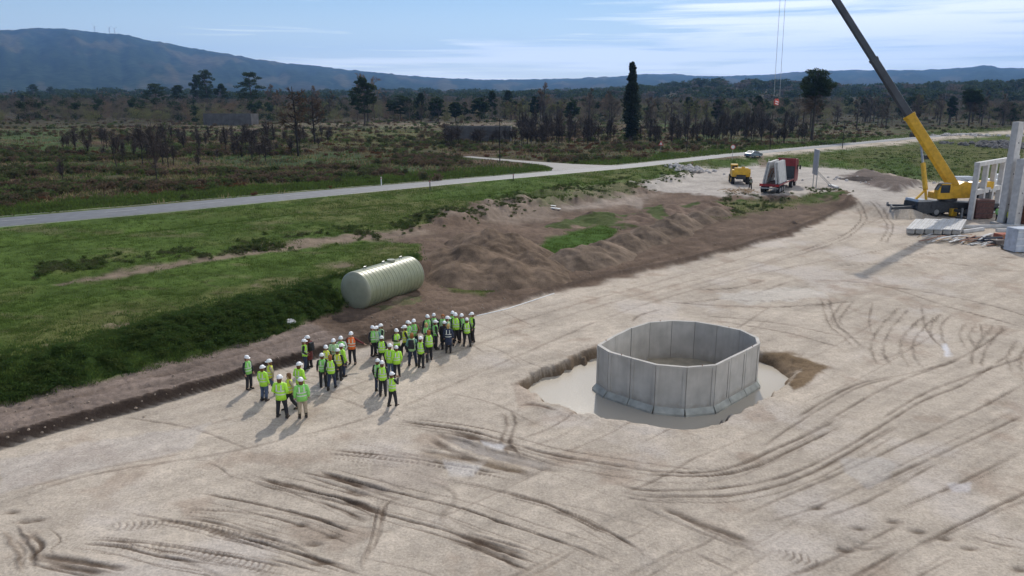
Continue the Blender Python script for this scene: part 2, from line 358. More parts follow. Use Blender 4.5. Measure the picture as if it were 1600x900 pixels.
# (photo points, half width m, depth m, darkness, kind)
TR = [
 ([(491,734),(544,749),(622,770),(712,792),(806,824),(900,854),(956,882)], .07,.07,.75,'r'),
 ([(491,736),(544,751),(622,772)], .17,.08,.85,'r'),
 ([(400,745),(450,760),(540,781),(592,802),(694,828),(750,849),(840,882)], .08,.07,.8,'r'),
 ([(515,773),(560,788),(610,806)], .16,.07,.85,'r'), ([(700,832),(750,847),(800,863),(840,881)], .2,.09,.8,'r'),
 ([(450,802),(506,815),(577,841)], .06,.05,.6,'r'), ([(506,702),(585,710),(660,719),(731,730),(799,744)], .08,.05,.7,'r'),
 ([(506,708),(585,716),(650,724)], .05,.04,.5,'r'),
 ([(690,751),(750,760),(840,783),(892,804),(949,830),(1012,867)], .07,.05,.6,'r'), ([(840,790),(900,812),(950,838)], .06,.05,.6,'r'),
 ([(619,657),(694,667),(750,678),(806,695),(862,710),(975,729),(1050,742)], .12,.08,.7,'r'),
 ([(694,676),(731,695),(787,714),(874,732)], .42,.07,.9,'r'), ([(700,672),(760,690),(830,706)], .2,.06,.8,'r'),
 ([(640,700),(700,712),(760,726)], .15,.04,.6,'r'),
 ([(622,774),(596,787),(590,807),(581,845),(566,875),(570,900)], .09,-.07,.3,'r'), ([(630,776),(603,789),(597,808),(588,846),(573,876)], .07,.05,.6,'r'),
 ([(682,732),(671,751),(697,762),(712,781),(690,807),(701,830)], .12,-.06,.3,'r'),
 ([(50,866),(83,871),(141,881),(212,893)], .16,.08,.8,'r'), ([(137,843),(219,848),(297,859),(381,873),(469,890)], .07,.05,.6,'r'),
 ([(219,815),(281,815),(359,834),(437,846),(500,871)], .06,.05,.5,'r'), ([(262,809),(328,815),(406,837),(453,852)], .09,.06,.7,'r'),
 ([(381,749),(437,765),(500,777)], .06,.05,.6,'r'), ([(400,746),(453,757),(500,771),(600,795)], .08,.05,.6,'r'),
 ([(312,771),(375,782),(437,796),(500,812),(560,835)], .07,.05,.6,'r'), ([(287,796),(390,802),(500,827)], .06,.04,.5,'r'),
 ([(115,849),(187,855),(250,870),(375,887)], .07,.05,.6,'r'), ([(60,880),(120,890),(180,902)], .1,.06,.7,'r'),
 ([(350,833),(450,860),(560,892)], .08,.06,.7,'r'), ([(400,868),(500,893)], .06,.05,.6,'r'),
 ([(156,827),(250,818),(312,824),(406,846),(453,865)], .30,.03,.12,'t'), ([(150,860),(260,858),(380,880),(450,900)], .30,.03,.12,'t'),
 ([(40,827),(66,852),(50,871),(65,884)], .1,.07,.7,'r'), ([(10,820),(40,860),(45,900)], .22,.05,.3,'b'),
 ([(0,790),(94,755),(187,734),(312,715),(406,696),(500,674),(620,640)], .10,.015,.35,'r'), ([(0,780),(94,747),(187,726),(312,705)], .10,.012,.3,'r'),
 # right: big sweeping pairs
 ([(1000,733),(1075,739),(1142,731),(1195,709),(1262,679),(1311,652)], .09,.05,.55,'r'), ([(1000,741),(1094,744),(1169,733),(1225,709),(1300,672)], .09,.05,.55,'r'),
 ([(950,752),(1000,765),(1094,765),(1169,757),(1232,741),(1300,711),(1375,667),(1442,626),(1506,600),(1575,556)], .09,.05,.55,'r'),
 ([(960,764),(1000,774),(1075,776),(1157,772),(1255,744),(1330,705),(1400,663)], .09,.05,.5,'r'),
 ([(1150,810),(1225,776),(1322,735),(1442,679),(1525,641),(1600,600)], .08,.04,.45,'r'), ([(1337,769),(1412,735),(1487,701),(1600,649)], .09,.05,.5,'r'),
 ([(1405,795),(1487,761),(1600,705)], .08,.04,.4,'r'), ([(1424,855),(1487,825),(1581,780),(1650,750)], .09,.05,.5,'r'), ([(1487,825),(1544,847),(1620,860)], .08,.04,.5,'r'),
 ([(1075,859),(1112,877),(1150,896)], .08,.05,.6,'r'), ([(1187,855),(1262,877),(1311,896)], .3,.03,.2,'t'), ([(1187,701),(1247,660),(1337,607),(1400,590)], .08,.04,.45,'r'),
 ([(1020,783),(1080,812),(1140,836),(1200,858)], .2,.04,.5,'r'),
 ([(1340,835),(1335,852),(1360,857),(1400,850)], .1,.04,.5,'r'),
 # arcs
 ([(1412,481),(1384,513),(1370,543),(1384,575)], .34,.06,.22,'b'), ([(1455,492),(1421,526),(1418,552),(1434,579)], .34,.06,.22,'b'),
 ([(1480,489),(1462,511),(1470,541)], .30,.06,.22,'b'), ([(1518,504),(1507,526),(1528,556)], .30,.06,.22,'b'),
 ([(1439,477),(1450,519),(1484,552)], .10,.05,.4,'r'), ([(1289,466),(1300,504),(1319,522),(1345,545)], .28,.05,.22,'b'), ([(1330,466),(1307,496),(1311,511)], .28,.05,.22,'b'),
 ([(1364,470),(1358,500),(1362,522)], .08,.05,.4,'r'), ([(1531,504),(1536,530)], .08,.05,.4,'r'), ([(1562,507),(1532,545),(1525,575)], .28,.05,.22,'b'), ([(1600,530),(1585,556),(1589,586)], .3,.06,.22,'b'),
 ([(1240,654),(1337,601),(1431,582),(1506,556),(1577,511)], .09,.05,.5,'r'), ([(1292,657),(1394,601),(1506,560)], .09,.05,.45,'r'), ([(1375,657),(1450,612),(1562,571),(1650,540)], .10,.05,.5,'r'),
 ([(1037,472),(1165,479),(1232,479),(1337,470)], .14,.07,.6,'r'), ([(1086,453),(1150,449),(1202,436)], .14,.06,.55,'r'), ([(1060,474),(1169,461),(1232,440)], .12,.05,.5,'r'),
 ([(1270,436),(1375,446),(1487,481),(1600,511)], .12,.05,.5,'r'), ([(1310,440),(1440,455),(1555,479),(1620,500)], .12,.05,.45,'r'), ([(1094,492),(1210,504),(1300,522),(1360,532)], .10,.05,.45,'r'),
 ([(1110,500),(1230,520),(1320,545)], .10,.04,.4,'r'), ([(1040,482),(1000,492),(985,505)], .12,.05,.55,'r'), ([(1100,462),(1180,470),(1280,466)], .10,.05,.5,'r'),
 ([(790,640),(800,662),(790,690),(810,720)], .2,.04,.3,'b'), ([(800,640),(830,632),(880,645)], .12,.06,.7,'r'),
 # long lane streaks on the haul road
 ([(0,740),(200,690),(420,640),(560,600),(800,520),(1000,460),(1250,392),(1400,330)], .14,.015,.25,'r'), ([(560,590),(800,505),(1000,448),(1230,385)], .14,.015,.25,'r'),
 ([(620,640),(800,560),(1000,478),(1200,425),(1450,380),(1600,372)], .12,.02,.3,'r'), ([(1000,470),(1200,412),(1330,375),(1400,360)], .2,.02,.22,'r'),
 ([(1330,320),(1350,340),(1320,370),(1250,395)], .3,.03,.3,'b'), ([(1360,325),(1390,350),(1380,380)], .3,.03,.3,'b'), ([(1400,400),(1500,395),(1600,405)], .14,.03,.35,'r'), ([(1300,415),(1450,410),(1600,425)], .14,.03,.3,'r'),
 # mud track beyond the pad edge
 ([(600,512),(745,480),(900,440),(1060,400),(1200,365),(1310,325)], .30,.13,.5,'r'), ([(760,470),(900,425),(1060,385),(1200,352),(1300,318)], .25,.11,.4,'r'), ([(0,668),(200,615),(400,560),(540,515)], .2,.05,.3,'r'),
 ([(860,445),(1000,405),(1150,368),(1290,325)], .2,.10,.4,'r'),
]
r3 = random.Random(5)
for pts, wd, dp, dk, kind in list(TR):      # each wheel rut has thinner neighbours running with it
    if kind == 'r' and min(p[1] for p in pts) > 640 and dp > 0:
        for o_ in (r3.uniform(5, 12), -r3.uniform(5, 12), r3.uniform(14, 24)):
            a_, b_ = r3.uniform(-30, 30), r3.uniform(-4, 4); TR.append(([(x + a_, y + o_ * (.4 + .6 * k / len(pts)) + b_) for k, (x, y) in enumerate(pts)], wd * r3.uniform(.35, .6), dp * r3.uniform(.4, .7), dk * r3.uniform(.5, .9), 'r'))
TR = [(p, w_ * (.85 if k == 'r' else 1), d, dk, k) for p, w_, d, dk, k in TR]
for i in range(75):      # faint crossing wheel marks all over the pad
    x0 = r3.uniform(150, 1600); y0 = r3.uniform(450, 890)
    fl = (-1, .50) if x0 > 850 else (1, .30); fl = (fl[0], fl[1] + r3.gauss(0, .06)); L = r3.uniform(60, 260); c = r3.uniform(2, 14) * (-1 if x0 < 850 else 1)
    TR.append(([(x0, y0), (x0 + fl[0] * L / 2, y0 + fl[1] * L / 2 + c), (x0 + fl[0] * L, y0 + fl[1] * L)], r3.uniform(.03, .08), r3.uniform(.01, .035), r3.uniform(.15, .45), 'r'))
FOOTM = [(1277, 793), (1395, 815), (1435, 830), (1478, 842), (1516, 858), (1342, 825), (1320, 858), (1594, 890), (40, 815), (20, 800), (60, 812), (470, 820), (490, 850), (520, 838), (500, 880), (560, 772), (548, 768)]

nth = 980
th = np.concatenate([np.linspace(-180, -48, 60, endpoint=False), np.linspace(-48, 48, nth), np.linspace(48, 180, 60)[1:]])
th = np.radians(th)
ys = np.concatenate([np.linspace(1050, 600, 260, endpoint=False), np.linspace(600, 300, 230, endpoint=False), np.linspace(300, 200, 90, endpoint=False)])
rr = HC / np.tan(PITCH + np.arctan((ys - 450) / FPX))
rr = np.concatenate([[.6, 3, 6, 9, 12], rr, np.geomspace(rr[-1] * 1.02, 3400, 90)])
TH, RR = np.meshgrid(th, rr); GX = (RR * np.sin(TH)).ravel(); GY = (RR * np.cos(TH)).ravel()
GZ = Hbase(GX, GY)
nv = len(GX)
d1 = (GY - yline(L1, GX)) * .8
near = GY < 190
# ---- zones by albedo
PXX, PYY = proj(GX, GY, GZ); PXX = np.where(GY > 3, PXX, -9e3)
def zone(pts, soft, nz, ns=.5, z=None):
    """mask of a region given by photo points dropped on the terrain; soft edge in photo pixels"""
    P = np.array(pts, float); m = np.zeros(nv)
    sel = (GY > 3) & (PXX > P[:, 0].min() - 60) & (PXX < P[:, 0].max() + 60) & (PYY > P[:, 1].min() - 40) & (PYY < P[:, 1].max() + 40)
    s = poly_sd(PXX[sel], PYY[sel], P) + (fbm(GX[sel] * ns, GY[sel] * ns, 21, 4) - .5) * nz * 2
    m[sel] = 1 - ss(-soft, soft, s); return m
def lerp(a, b, k): return a + (b - a) * k[:, None]
A = lambda *c: np.array(c, float)
n_s = fbm(GX * .35, GY * .35, 41, 5); n_m = fbm(GX * 1.3, GY * 1.3, 42, 4); n_l = fbm(GX * .06, GY * .06, 43, 4); n_f = fbm(GX * 5, GY * 5, 44, 3)
ca, sa = math.cos(R(39)), math.sin(R(39))
U = GX * ca + GY * sa; V = -GX * sa + GY * ca
streak = fbm(U * .12, V * 1.6, 46, 4); streak2 = fbm(U * .4, V * 4, 47, 3)
pad = np.ones((nv, 3)) * A(.425, .368, .306)
pad = pad * (1 + (.34 * (n_s - .5) + .22 * (n_m - .5) + .30 * (streak - .5) + .22 * (n_l - .5) + .14 * (streak2 - .5)))[:, None]
pad = lerp(pad, np.ones((nv, 3)) * A(.50, .45, .41), ss(.55, .75, fbm(GX * .25 + 3, GY * .25, 50, 4)) * .55)
pad = lerp(pad, np.ones((nv, 3)) * A(.28, .21, .16), ss(.60, .8, fbm(GX * .5, GY * .5, 51, 5)) * .45)
mud = np.ones((nv, 3)) * A(.128, .092, .070) * (1 + .9 * (n_s - .5) + .6 * (n_m - .5))[:, None]
mudl = np.ones((nv, 3)) * A(.19, .150, .128) * (1 + .8 * (n_s - .5) + .7 * (fbm(U * .5, V * 2.5, 49, 4) - .5))[:, None]
grass = np.ones((nv, 3)) * A(.064, .102, .022)
grass = lerp(grass, np.ones((nv, 3)) * A(.090, .100, .034), ss(.42, .62, n_l + .25 * (n_s - .5)))
grass = lerp(grass, np.ones((nv, 3)) * A(.13, .105, .065), ss(.62, .74, fbm(GX * .22, GY * .4, 48, 5)) * .45)
grass = grass * (1 + .7 * (n_s - .5) + .7 * (n_m - .5))[:, None]
scrub = np.ones((nv, 3)) * A(.060, .056, .030)
nb = fbm(GX * .05, GY * .09, 61, 5)
scrub = lerp(scrub, np.ones((nv, 3)) * A(.045, .072, .022), ss(.48, .60, nb)); scrub = lerp(scrub, np.ones((nv, 3)) * A(.085, .058, .038), ss(.50, .64, fbm(GX * .07, GY * .13, 64, 5)))
scrub = scrub * (1 + .9 * (n_s - .5) + .6 * (n_m - .5))[:, None]
C = pad.copy()
beyond = ss(-.1, .35, d1 + (n_m - .5) * .5) * (1 - ss(49, 52, GX))
C = lerp(C, mudl, beyond * (GX < 3)); C = lerp(C, mud, beyond * (GX >= 3))
ygr = np.where(GX < -6, yline(L2, GX), 1e6)
C = lerp(C, grass, ss(-.6, .6, GY - ygr + (n_s - .5) * 3) * (GX < -6))
# step at the pad edge: shade of its face painted as a dark band
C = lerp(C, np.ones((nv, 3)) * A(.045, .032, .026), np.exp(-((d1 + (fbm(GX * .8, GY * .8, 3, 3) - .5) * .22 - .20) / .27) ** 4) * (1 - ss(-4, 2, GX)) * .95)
GRM = ss(-.6, .6, GY - ygr) * (GX < -6) * 1.0
lip = np.exp(-((d1 - .5 + (n_m - .5) * .6) / .45) ** 4) * ss(-2, 4, GX) * (1 - ss(48, 51, GX))
def paint(pts, c, k=1.0, soft=4, nz=6, ns=.5, green=0.0):
    global C, GRM
    m = zone(pts, soft, nz, ns) * k
    C = lerp(C, c if c.ndim == 2 else np.ones((nv, 3)) * c * (1 + .5 * (n_s - .5) + .5 * (n_m - .5))[:, None], m)
    GRM = GRM * (1 - m) + green * m
yr = yline(ROADN, GX)
# everything between the field and the road, from the heaps on
paint([(600, 480), (540, 440), (540, 290), (1000, 250), (1150, 248), (1600, 208), (1600, 300), (1345, 268), (1290, 262), (1110, 264), (1060, 279), (985, 292), (860, 312), (740, 330), (600, 372), (655, 385), (620, 410)], grass, 1, 3, 4, .5, 1.0)
paint([(655, 385), (600, 372), (700, 340), (745, 325), (860, 307), (960, 292), (1010, 292), (1050, 300), (1130, 305), (1330, 300), (1345, 318), (1240, 366), (1060, 414), (870, 458), (745, 495), (560, 545), (520, 500), (540, 480), (620, 470), (650, 440)], mud, 1, 4, 8, .5, 0)
C = lerp(C, np.ones((nv, 3)) * A(.075, .054, .042), lip * .8)
paint([(690, 345), (760, 322), (960, 296), (1040, 302), (1000, 318), (900, 322), (840, 345)], A(.27, .22, .18), .55, 8, 14, .4, 0)
paint([(870, 326), (900, 318), (1010, 308), (1000, 322)], A(.36, .31, .27), .5, 5, 10, .6, 0)
paint([(832, 392), (855, 374), (925, 352), (965, 356), (955, 375), (905, 394), (875, 416), (842, 418)], np.ones((nv, 3)) * A(.050, .098, .018) * (1 + .6 * (n_m - .5))[:, None], 1, 4, 6, .6, 1.0)
paint([(690, 440), (700, 432), (770, 450), (755, 462), (700, 456)], grass, .9, 4, 6, .6, 1.0)
paint([(1095, 325), (1130, 315), (1200, 312), (1290, 300), (1310, 310), (1240, 322), (1150, 338), (1100, 340)], grass, .75, 4, 7, .6, .7)
paint([(800, 312), (900, 300), (1010, 285), (1000, 300), (850, 325)], grass, .6, 5, 8, .6, .6)
# turnout gravel and the pad beyond the bank's end
gtu = np.ones((nv, 3)) * A(.40, .365, .33) * (1 + .4 * (n_s - .5) + .3 * (streak - .5))[:, None]
paint([(985, 293), (1060, 277), (1095, 262), (1130, 262), (1200, 257), (1290, 261), (1345, 266), (1415, 286), (1500, 300), (1420, 345), (1340, 312), (1310, 298), (1290, 298), (1235, 306), (1120, 306), (1050, 301)], gtu, 1, 2.5, 5, .6, 0)
paint([(1180, 240), (1190, 240), (1206, 262), (1188, 262)], A(.20, .15, .12), .8, 2, 2, .6, 0)
paint([(1395, 340), (1420, 296), (1500, 286), (1600, 278), (1700, 275), (1700, 420), (1400, 400)], pad, 1, 3, 5, .6, 0)
paint([(1345, 268), (1440, 288), (1400, 300), (1330, 283), (1312, 275)], A(.11, .085, .075), .9, 3, 5, .6, 0)
paint([(1310, 236), (1440, 222), (1620, 212), (1620, 274), (1480, 284), (1345, 262), (1300, 250)], A(.085, .088, .032), .75, 5, 12, .25, .6)
paint([(1340, 252), (1400, 245), (1445, 262), (1440, 280), (1380, 270)], A(.05, .085, .022), .8, 5, 12, .4, .8)
# dirt path, bare patches on the green field
paint([(80, 445), (200, 422), (370, 395), (470, 376), (560, 366), (650, 358), (690, 366), (560, 376), (420, 396), (300, 412), (180, 436)], A(.20, .155, .12), .95, 2.5, 4, .7, 0)
for (x, y, a, b) in [(402, 447, 14, 4), (520, 415, 30, 5), (590, 372, 60, 6), (330, 490, 22, 3), (180, 508, 20, 2.5), (70, 540, 16, 3)]:
    paint([(x - a, y), (x, y - b), (x + a, y - b * .4), (x + a * .4, y + b)], A(.20, .15, .12), .6, 3, 6, .8, .2)
paint([(470, 502), (540, 478), (600, 465), (690, 452), (740, 460), (700, 490), (600, 515), (520, 520)], mud, .95, 4, 6, .6, 0)
# far side of the road
bmask = ss(0, 1.2, GY - yline(ROADF, GX) + (n_m - .5))
C = lerp(C, scrub, bmask); GRM = GRM * (1 - bmask)
verge = bmask * (1 - ss(8, 16, GY - yline(ROADF, GX) + (n_s - .5) * 14)); C = lerp(C, grass, verge * .8 * (side_dist(GX, GY) > .4))
VERGE = verge * (side_dist(GX, GY) > .8)
for pts, c in [([(0, 172), (180, 178), (320, 182), (560, 188), (900, 190), (900, 196), (560, 200), (330, 196), (180, 192), (0, 190)], A(.17, .14, .11)),
               ([(480, 200), (700, 205), (700, 232), (520, 225), (460, 212)], A(.085, .090, .035)), ([(0, 200), (140, 205), (120, 225), (0, 222)], A(.055, .085, .035)),
               ([(0, 245), (45, 245), (90, 270), (40, 290), (0, 280)], A(.13, .095, .07)), ([(30, 300), (85, 302), (60, 312), (20, 312)], A(.09, .13, .02)),
               ([(330, 245), (520, 235), (720, 262), (600, 285), (420, 290)], A(.045, .078, .032)), ([(1340, 200), (1540, 196), (1600, 205), (1600, 300), (1340, 262), (1300, 240), (1530, 212)], A(.085, .10, .030)),
               ([(850, 225), (1010, 222), (1010, 245), (880, 250)], A(.07, .062, .035)), ([(1130, 205), (1420, 200), (1420, 210), (1130, 222)], A(.10, .09, .06))]:
    m = zone(pts, 8, 14, .12) * .8 * (GY > yline(ROADN, GX))
    C = lerp(C, np.ones((nv, 3)) * c * (1 + .8 * (n_s - .5) + .6 * (n_m - .5))[:, None], m)
farw = ss(330, 420, np.hypot(GX, GY)) * (GY > 0); C = lerp(C, np.ones((nv, 3)) * A(.036, .034, .022) * (1 + 1.2 * (fbm(GX / 25, GY / 25, 71, 4) - .5))[:, None], farw * .8)
# ---- relief
relief = np.zeros(nv)
isp = 1 - np.clip(beyond + GRM + bmask, 0, 1)
relief += isp * ((n_s - .5) * .07 + (n_m - .5) * .045 + (streak - .5) * .05 + (streak2 - .5) * .025 + (n_f - .5) * .02)
mm = np.clip(beyond - GRM - bmask, 0, 1)
relief += mm * ((n_s - .5) * .20 + (n_m - .5) * .20 + (n_f - .5) * .12 + (fbm(U * .5, V * 2.5, 49, 4) - .5) * .16)
relief += GRM * ((n_s - .5) * .22 + (n_m - .5) * .14)
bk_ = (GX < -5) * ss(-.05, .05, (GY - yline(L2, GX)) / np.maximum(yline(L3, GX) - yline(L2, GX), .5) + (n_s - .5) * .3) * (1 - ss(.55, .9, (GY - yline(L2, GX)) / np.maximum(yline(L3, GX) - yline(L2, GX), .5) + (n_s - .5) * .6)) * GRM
C = lerp(C, np.ones((nv, 3)) * A(.050, .084, .021) * (1 + .6 * (n_m - .5))[:, None], bk_ * .9)  # bank face: rank growth, its green painted darker for the slope's shade
bankm = (GX < 0) * np.exp(-((GY - (yline(L2, GX) + yline(L3, GX)) / 2) / 4.5) ** 2) * GRM
relief += bankm * ((fbm(GX * .55, GY * .55, 75, 4) - .35) * 1.1)
# humps along the dirt path / ditch and the verge
relief += zone([(640, 345), (820, 305), (1030, 278), (1075, 272), (1080, 282), (1000, 300), (850, 325), (700, 352)], 5, 8, .5) * (fbm(GX * .45, GY * .45, 77, 3)) * 1.3
relief += zone([(60, 425), (370, 385), (640, 350), (650, 360), (380, 393), (60, 440)], 4, 5, .5) * (fbm(GX * .6, GY * .6, 78, 3) - .2) * .5
relief += zone([(1330, 275), (1352, 268), (1440, 288), (1400, 298)], 3, 4, .5) * (.3 + fbm(GX * .6, GY * .6, 79, 3)) * .9
relief += .22 * lip
# wheel marks
wet = np.zeros(nv); base_sel = np.where((GY > 12) & (GY < 150) & (np.abs(GX) < 90))[0]
bx_, by_ = GX[base_sel], GY[base_sel]
for pts, wd, dp, dk, kind in TR:
    Wp = cat_smooth([at(x, y, 0) for x, y in pts], 5); s0 = 0
    xs = [p[0] for p in Wp]; ysn = [p[1] for p in Wp]
    o = np.where((bx_ > min(xs) - 1.5) & (bx_ < max(xs) + 1.5) & (by_ > min(ysn) - 1.5) & (by_ < max(ysn) + 1.5))[0]
    if not len(o): continue
    X, Y = bx_[o], by_[o]; best = np.full(len(o), 9.0); along = np.zeros(len(o))
    for i in range(len(Wp) - 1):
        ax, ay = Wp[i]; ex, ey = Wp[i + 1][0] - ax, Wp[i + 1][1] - ay; L = math.hypot(ex, ey) + 1e-9
        q = np.where((X > min(ax, ax + ex) - 1.4) & (X < max(ax, ax + ex) + 1.4) & (Y > min(ay, ay + ey) - 1.4) & (Y < max(ay, ay + ey) + 1.4))[0]
        if len(q):
            t = np.clip(((X[q] - ax) * ex + (Y[q] - ay) * ey) / L ** 2, 0, 1); dx, dy = X[q] - ax - ex * t, Y[q] - ay - ey * t
            d = np.hypot(dx, dy) * np.where(dx * ey - dy * ex > 0, 1, -1); b = np.abs(d) < np.abs(best[q])
            best[q[b]] = d[b]; along[q[b]] = s0 + t[b] * L
        s0 += L
    r = np.abs(best) + (fbm(X * 3, Y * 3, 91, 2) - .5) * wd * .8
    end = ss(0, 1.2, along) * ss(0, 1.2, s0 - along); mod = end * np.clip(.1 + 1.7 * fbm(along * .7, along * 0, int(s0 * 7) % 50, 4), 0, 1.4)
    gi = base_sel[o]; rel = np.zeros(len(o))
    if kind == 'r':
        core = np.exp(-(r / wd) ** 2); crisp = np.exp(-(r / (wd * 1.1)) ** 4)
        rel = -dp * core + .45 * abs(dp) * np.exp(-((r - 1.9 * wd) / (.7 * wd)) ** 2)
        kd = np.clip(crisp * dk * mod * 1.1, 0, .95)
    elif kind == 'b':
        rel = -dp * (1 - ss(wd * .8, wd, r)) + dp * .9 * np.exp(-((r - wd * 1.15) / .07) ** 2)
        kd = np.clip(np.exp(-((r - wd) / .09) ** 2) * dk * mod * 2.2, 0, .9)
    else:
        tr = np.sin(along * 2 * math.pi / .24 + np.abs(best) * 9) * (1 - ss(wd * .8, wd, r)); rel = tr * .03
        kd = np.clip(np.clip(-tr, 0, 1) * .55 * mod, 0, .6)
    relief[gi] += rel * mod * .6
    C[gi] = C[gi] * (1 - kd[:, None]) + A(.098, .070, .052) * kd[:, None]
    if kind == 'r' and wd > .35: wet[gi] = np.maximum(wet[gi], kd)
for x, y in FOOTM:
    p = at(x, y); q = base_sel[(np.abs(bx_ - p[0]) < .8) & (np.abs(by_ - p[1]) < .6)]
    g = np.exp(-((GX[q] - p[0]) / .28) ** 2 - ((GY[q] - p[1]) / .13) ** 2); relief[q] -= .07 * g; C[q] = C[q] * (1 - .8 * g[:, None]) + A(.10, .07, .05) * .8 * g[:, None]
# damp patches and pale silt
for pts, c, k, wv in [([(1308, 714), (1367, 712), (1409, 731), (1356, 765), (1326, 742)], A(.37, .345, .325), .4, .9), ([(1480, 755), (1520, 752), (1515, 768), (1488, 770)], A(.45, .42, .42), .7, .4),
                  ([(1120, 458), (1190, 452), (1270, 447), (1295, 466), (1230, 470), (1180, 476), (1130, 468)], A(.56, .53, .49), .38, .4), ([(1470, 540), (1478, 538), (1488, 553), (1478, 554)], A(.52, .52, .56), .8, .8),
                  ([(690, 715), (760, 722), (740, 745), (700, 742)], A(.50, .47, .45), .6, .4), ([(750, 688), (790, 695), (785, 703), (755, 698)], A(.45, .44, .45), .7, .8),
                  ([(0, 720), (150, 690), (330, 660), (300, 700), (100, 745), (0, 770)], A(.44, .40, .37), .5, 0), ([(800, 600), (840, 590), (835, 625), (860, 640), (810, 640)], A(.30, .22, .17), .4, .2),
                  ([(1190, 548), (1240, 552), (1300, 575), (1240, 612), (1235, 596), (1250, 578), (1190, 566)], A(.15, .10, .055), .9, 0), ([(800, 602), (932, 540), (932, 552), (830, 604)], A(.16, .115, .08), .8, 0),
                  ([(640, 705), (780, 722), (830, 738), (700, 722)], A(.25, .19, .13), .5, 0), ([(600, 700), (680, 712), (700, 760), (560, 770)], A(.33, .28, .24), .4, .1)]:
    m = zone(pts, 3, 6, 1.2) * k; C = lerp(C, np.ones((nv, 3)) * c * (1 + .3 * (n_m - .5))[:, None], m); wet = np.maximum(wet, m * wv)
    if wv > .7: relief *= (1 - m * .9)
pitd = Hpit(GX, GY); pk = np.clip(-pitd / .3, 0, 1); C = lerp(C, np.ones((nv, 3)) * A(.17, .125, .085) * (1 + .9 * (n_m - .5))[:, None], pk * .9)
relief += pitd + (pitd < -.04) * (n_m - .5) * .22
# keep relief off the roads
for (lo, hi) in [(ROADN, ROADF)]:
    m = ss(-1.5, 0, GY - yline(lo, GX)) * ss(-1.5, 0, yline(hi, GX) - GY); relief *= 1 - m
GZf = GZ + relief * (GY > 0)
C = np.clip(C, .008, .8)
nr, nc = len(rr), len(th)
idx = np.arange(nr * nc).reshape(nr, nc)
F = np.stack([idx[:-1, :-1], idx[:-1, 1:], idx[1:, 1:], idx[1:, :-1]], -1).reshape(-1, 4)[:, ::-1]
gm = bpy.data.materials.new('ground'); gm.use_nodes = True; M['ground'] = gm
t = gm.node_tree; b = t.nodes['Principled BSDF']; at_ = t.nodes.new('ShaderNodeVertexColor'); at_.layer_name = 'Col'
geo = t.nodes.new('ShaderNodeNewGeometry')
def tn(scale, det=6, rough=.6):
    n = t.nodes.new('ShaderNodeTexNoise'); n.inputs['Scale'].default_value = scale; n.inputs['Detail'].default_value = det; n.inputs['Roughness'].default_value = rough
    t.links.new(geo.outputs['Position'], n.inputs[0]); return n
na, nb2, nc2 = tn(2.2, 8, .68), tn(11, 5), tn(.35, 5)
def tmath(op, a, b_):
    m = t.nodes.new('ShaderNodeMath'); m.operation = op
    for i, v in enumerate((a, b_)):
        if isinstance(v, (int, float)): m.inputs[i].default_value = v
        else: t.links.new(v, m.inputs[i])
    return m.outputs[0]
nd_ = tn(9, 9, .75)
v = tmath('ADD', tmath('MULTIPLY', tmath('SUBTRACT', nd_.outputs[0], .5), 1.3), tmath('MULTIPLY', tmath('SUBTRACT', na.outputs[0], .5), .75))
v = tmath('ADD', v, tmath('MULTIPLY', tmath('SUBTRACT', nb2.outputs[0], .5), .45)) if True else tmath('ADD', tmath('MULTIPLY', tmath('SUBTRACT', na.outputs[0], .5), 1.1), tmath('MULTIPLY', tmath('SUBTRACT', nb2.outputs[0], .5), .7))
v = tmath('ADD', v, tmath('MULTIPLY', tmath('SUBTRACT', nc2.outputs[0], .5), .35)); v = tmath('ADD', v, 1.0)
vm = t.nodes.new('ShaderNodeVectorMath'); vm.operation = 'SCALE'; t.links.new(at_.outputs[0], vm.inputs[0]); t.links.new(v, vm.inputs['Scale']); t.links.new(vm.outputs[0], b.inputs[0])
bp = t.nodes.new('ShaderNodeBump'); bp.inputs['Distance'].default_value = .05; bp.inputs['Strength'].default_value = .8; t.links.new(tmath('ADD', na.outputs[0], tmath('MULTIPLY', nd_.outputs[0], .9)), bp.inputs['Height']); t.links.new(bp.outputs[0], b.inputs['Normal'])
wa = t.nodes.new('ShaderNodeAttribute'); wa.attribute_name = 'wet'
t.links.new(tmath('SUBTRACT', .93, tmath('MULTIPLY', wa.outputs['Fac'], .62)), b.inputs['Roughness']); t.links.new(tmath('ADD', .04, tmath('MULTIPLY', wa.outputs['Fac'], .5)), b.inputs['Specular IOR Level'])
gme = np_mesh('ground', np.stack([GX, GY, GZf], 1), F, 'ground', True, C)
wat = gme.attributes.new('wet', 'FLOAT', 'POINT'); wat.data.foreach_set('value', wet.astype(np.float32))
ground = tag(mesh_obj('ground', gme), kind='structure')
exec_stage2 = True

# ------------------------------------------------------------------ road, side road, water
def road_mat(name, c):
    m = pm(name, c, .68, .9, .18, .002, coord='Object', spec=.5); M[name] = m; return m
road_mat('asphalt', (.105, .112, .125)); road_mat('asphalt_side', (.072, .075, .08))
xs = np.linspace(ROADN[0][0], ROADN[0][-1], 260); yn, yf_ = yline(ROADN, xs) + .6, None
V = []; F = []
tang = np.gradient(yn, xs); nl = np.sqrt(1 + tang ** 2); nxv, nyv = -tang / nl, 1 / nl
RW = []
for i, x in enumerate(xs):     # width across, measured to the far edge
    wdt = 8.4
    lo, hi = 0., 30.
    for _ in range(30):
        mid = (lo + hi) / 2
        if yn[i] + nyv[i] * mid < float(yline(ROADF, np.array([x + nxv[i] * mid]))[0]): lo = mid
        else: hi = mid
    RW.append(lo)
RW = np.convolve(np.pad(RW, 12, mode='edge'), np.ones(25) / 25, 'valid'); RW = np.clip(RW, 6.5, 9.5)
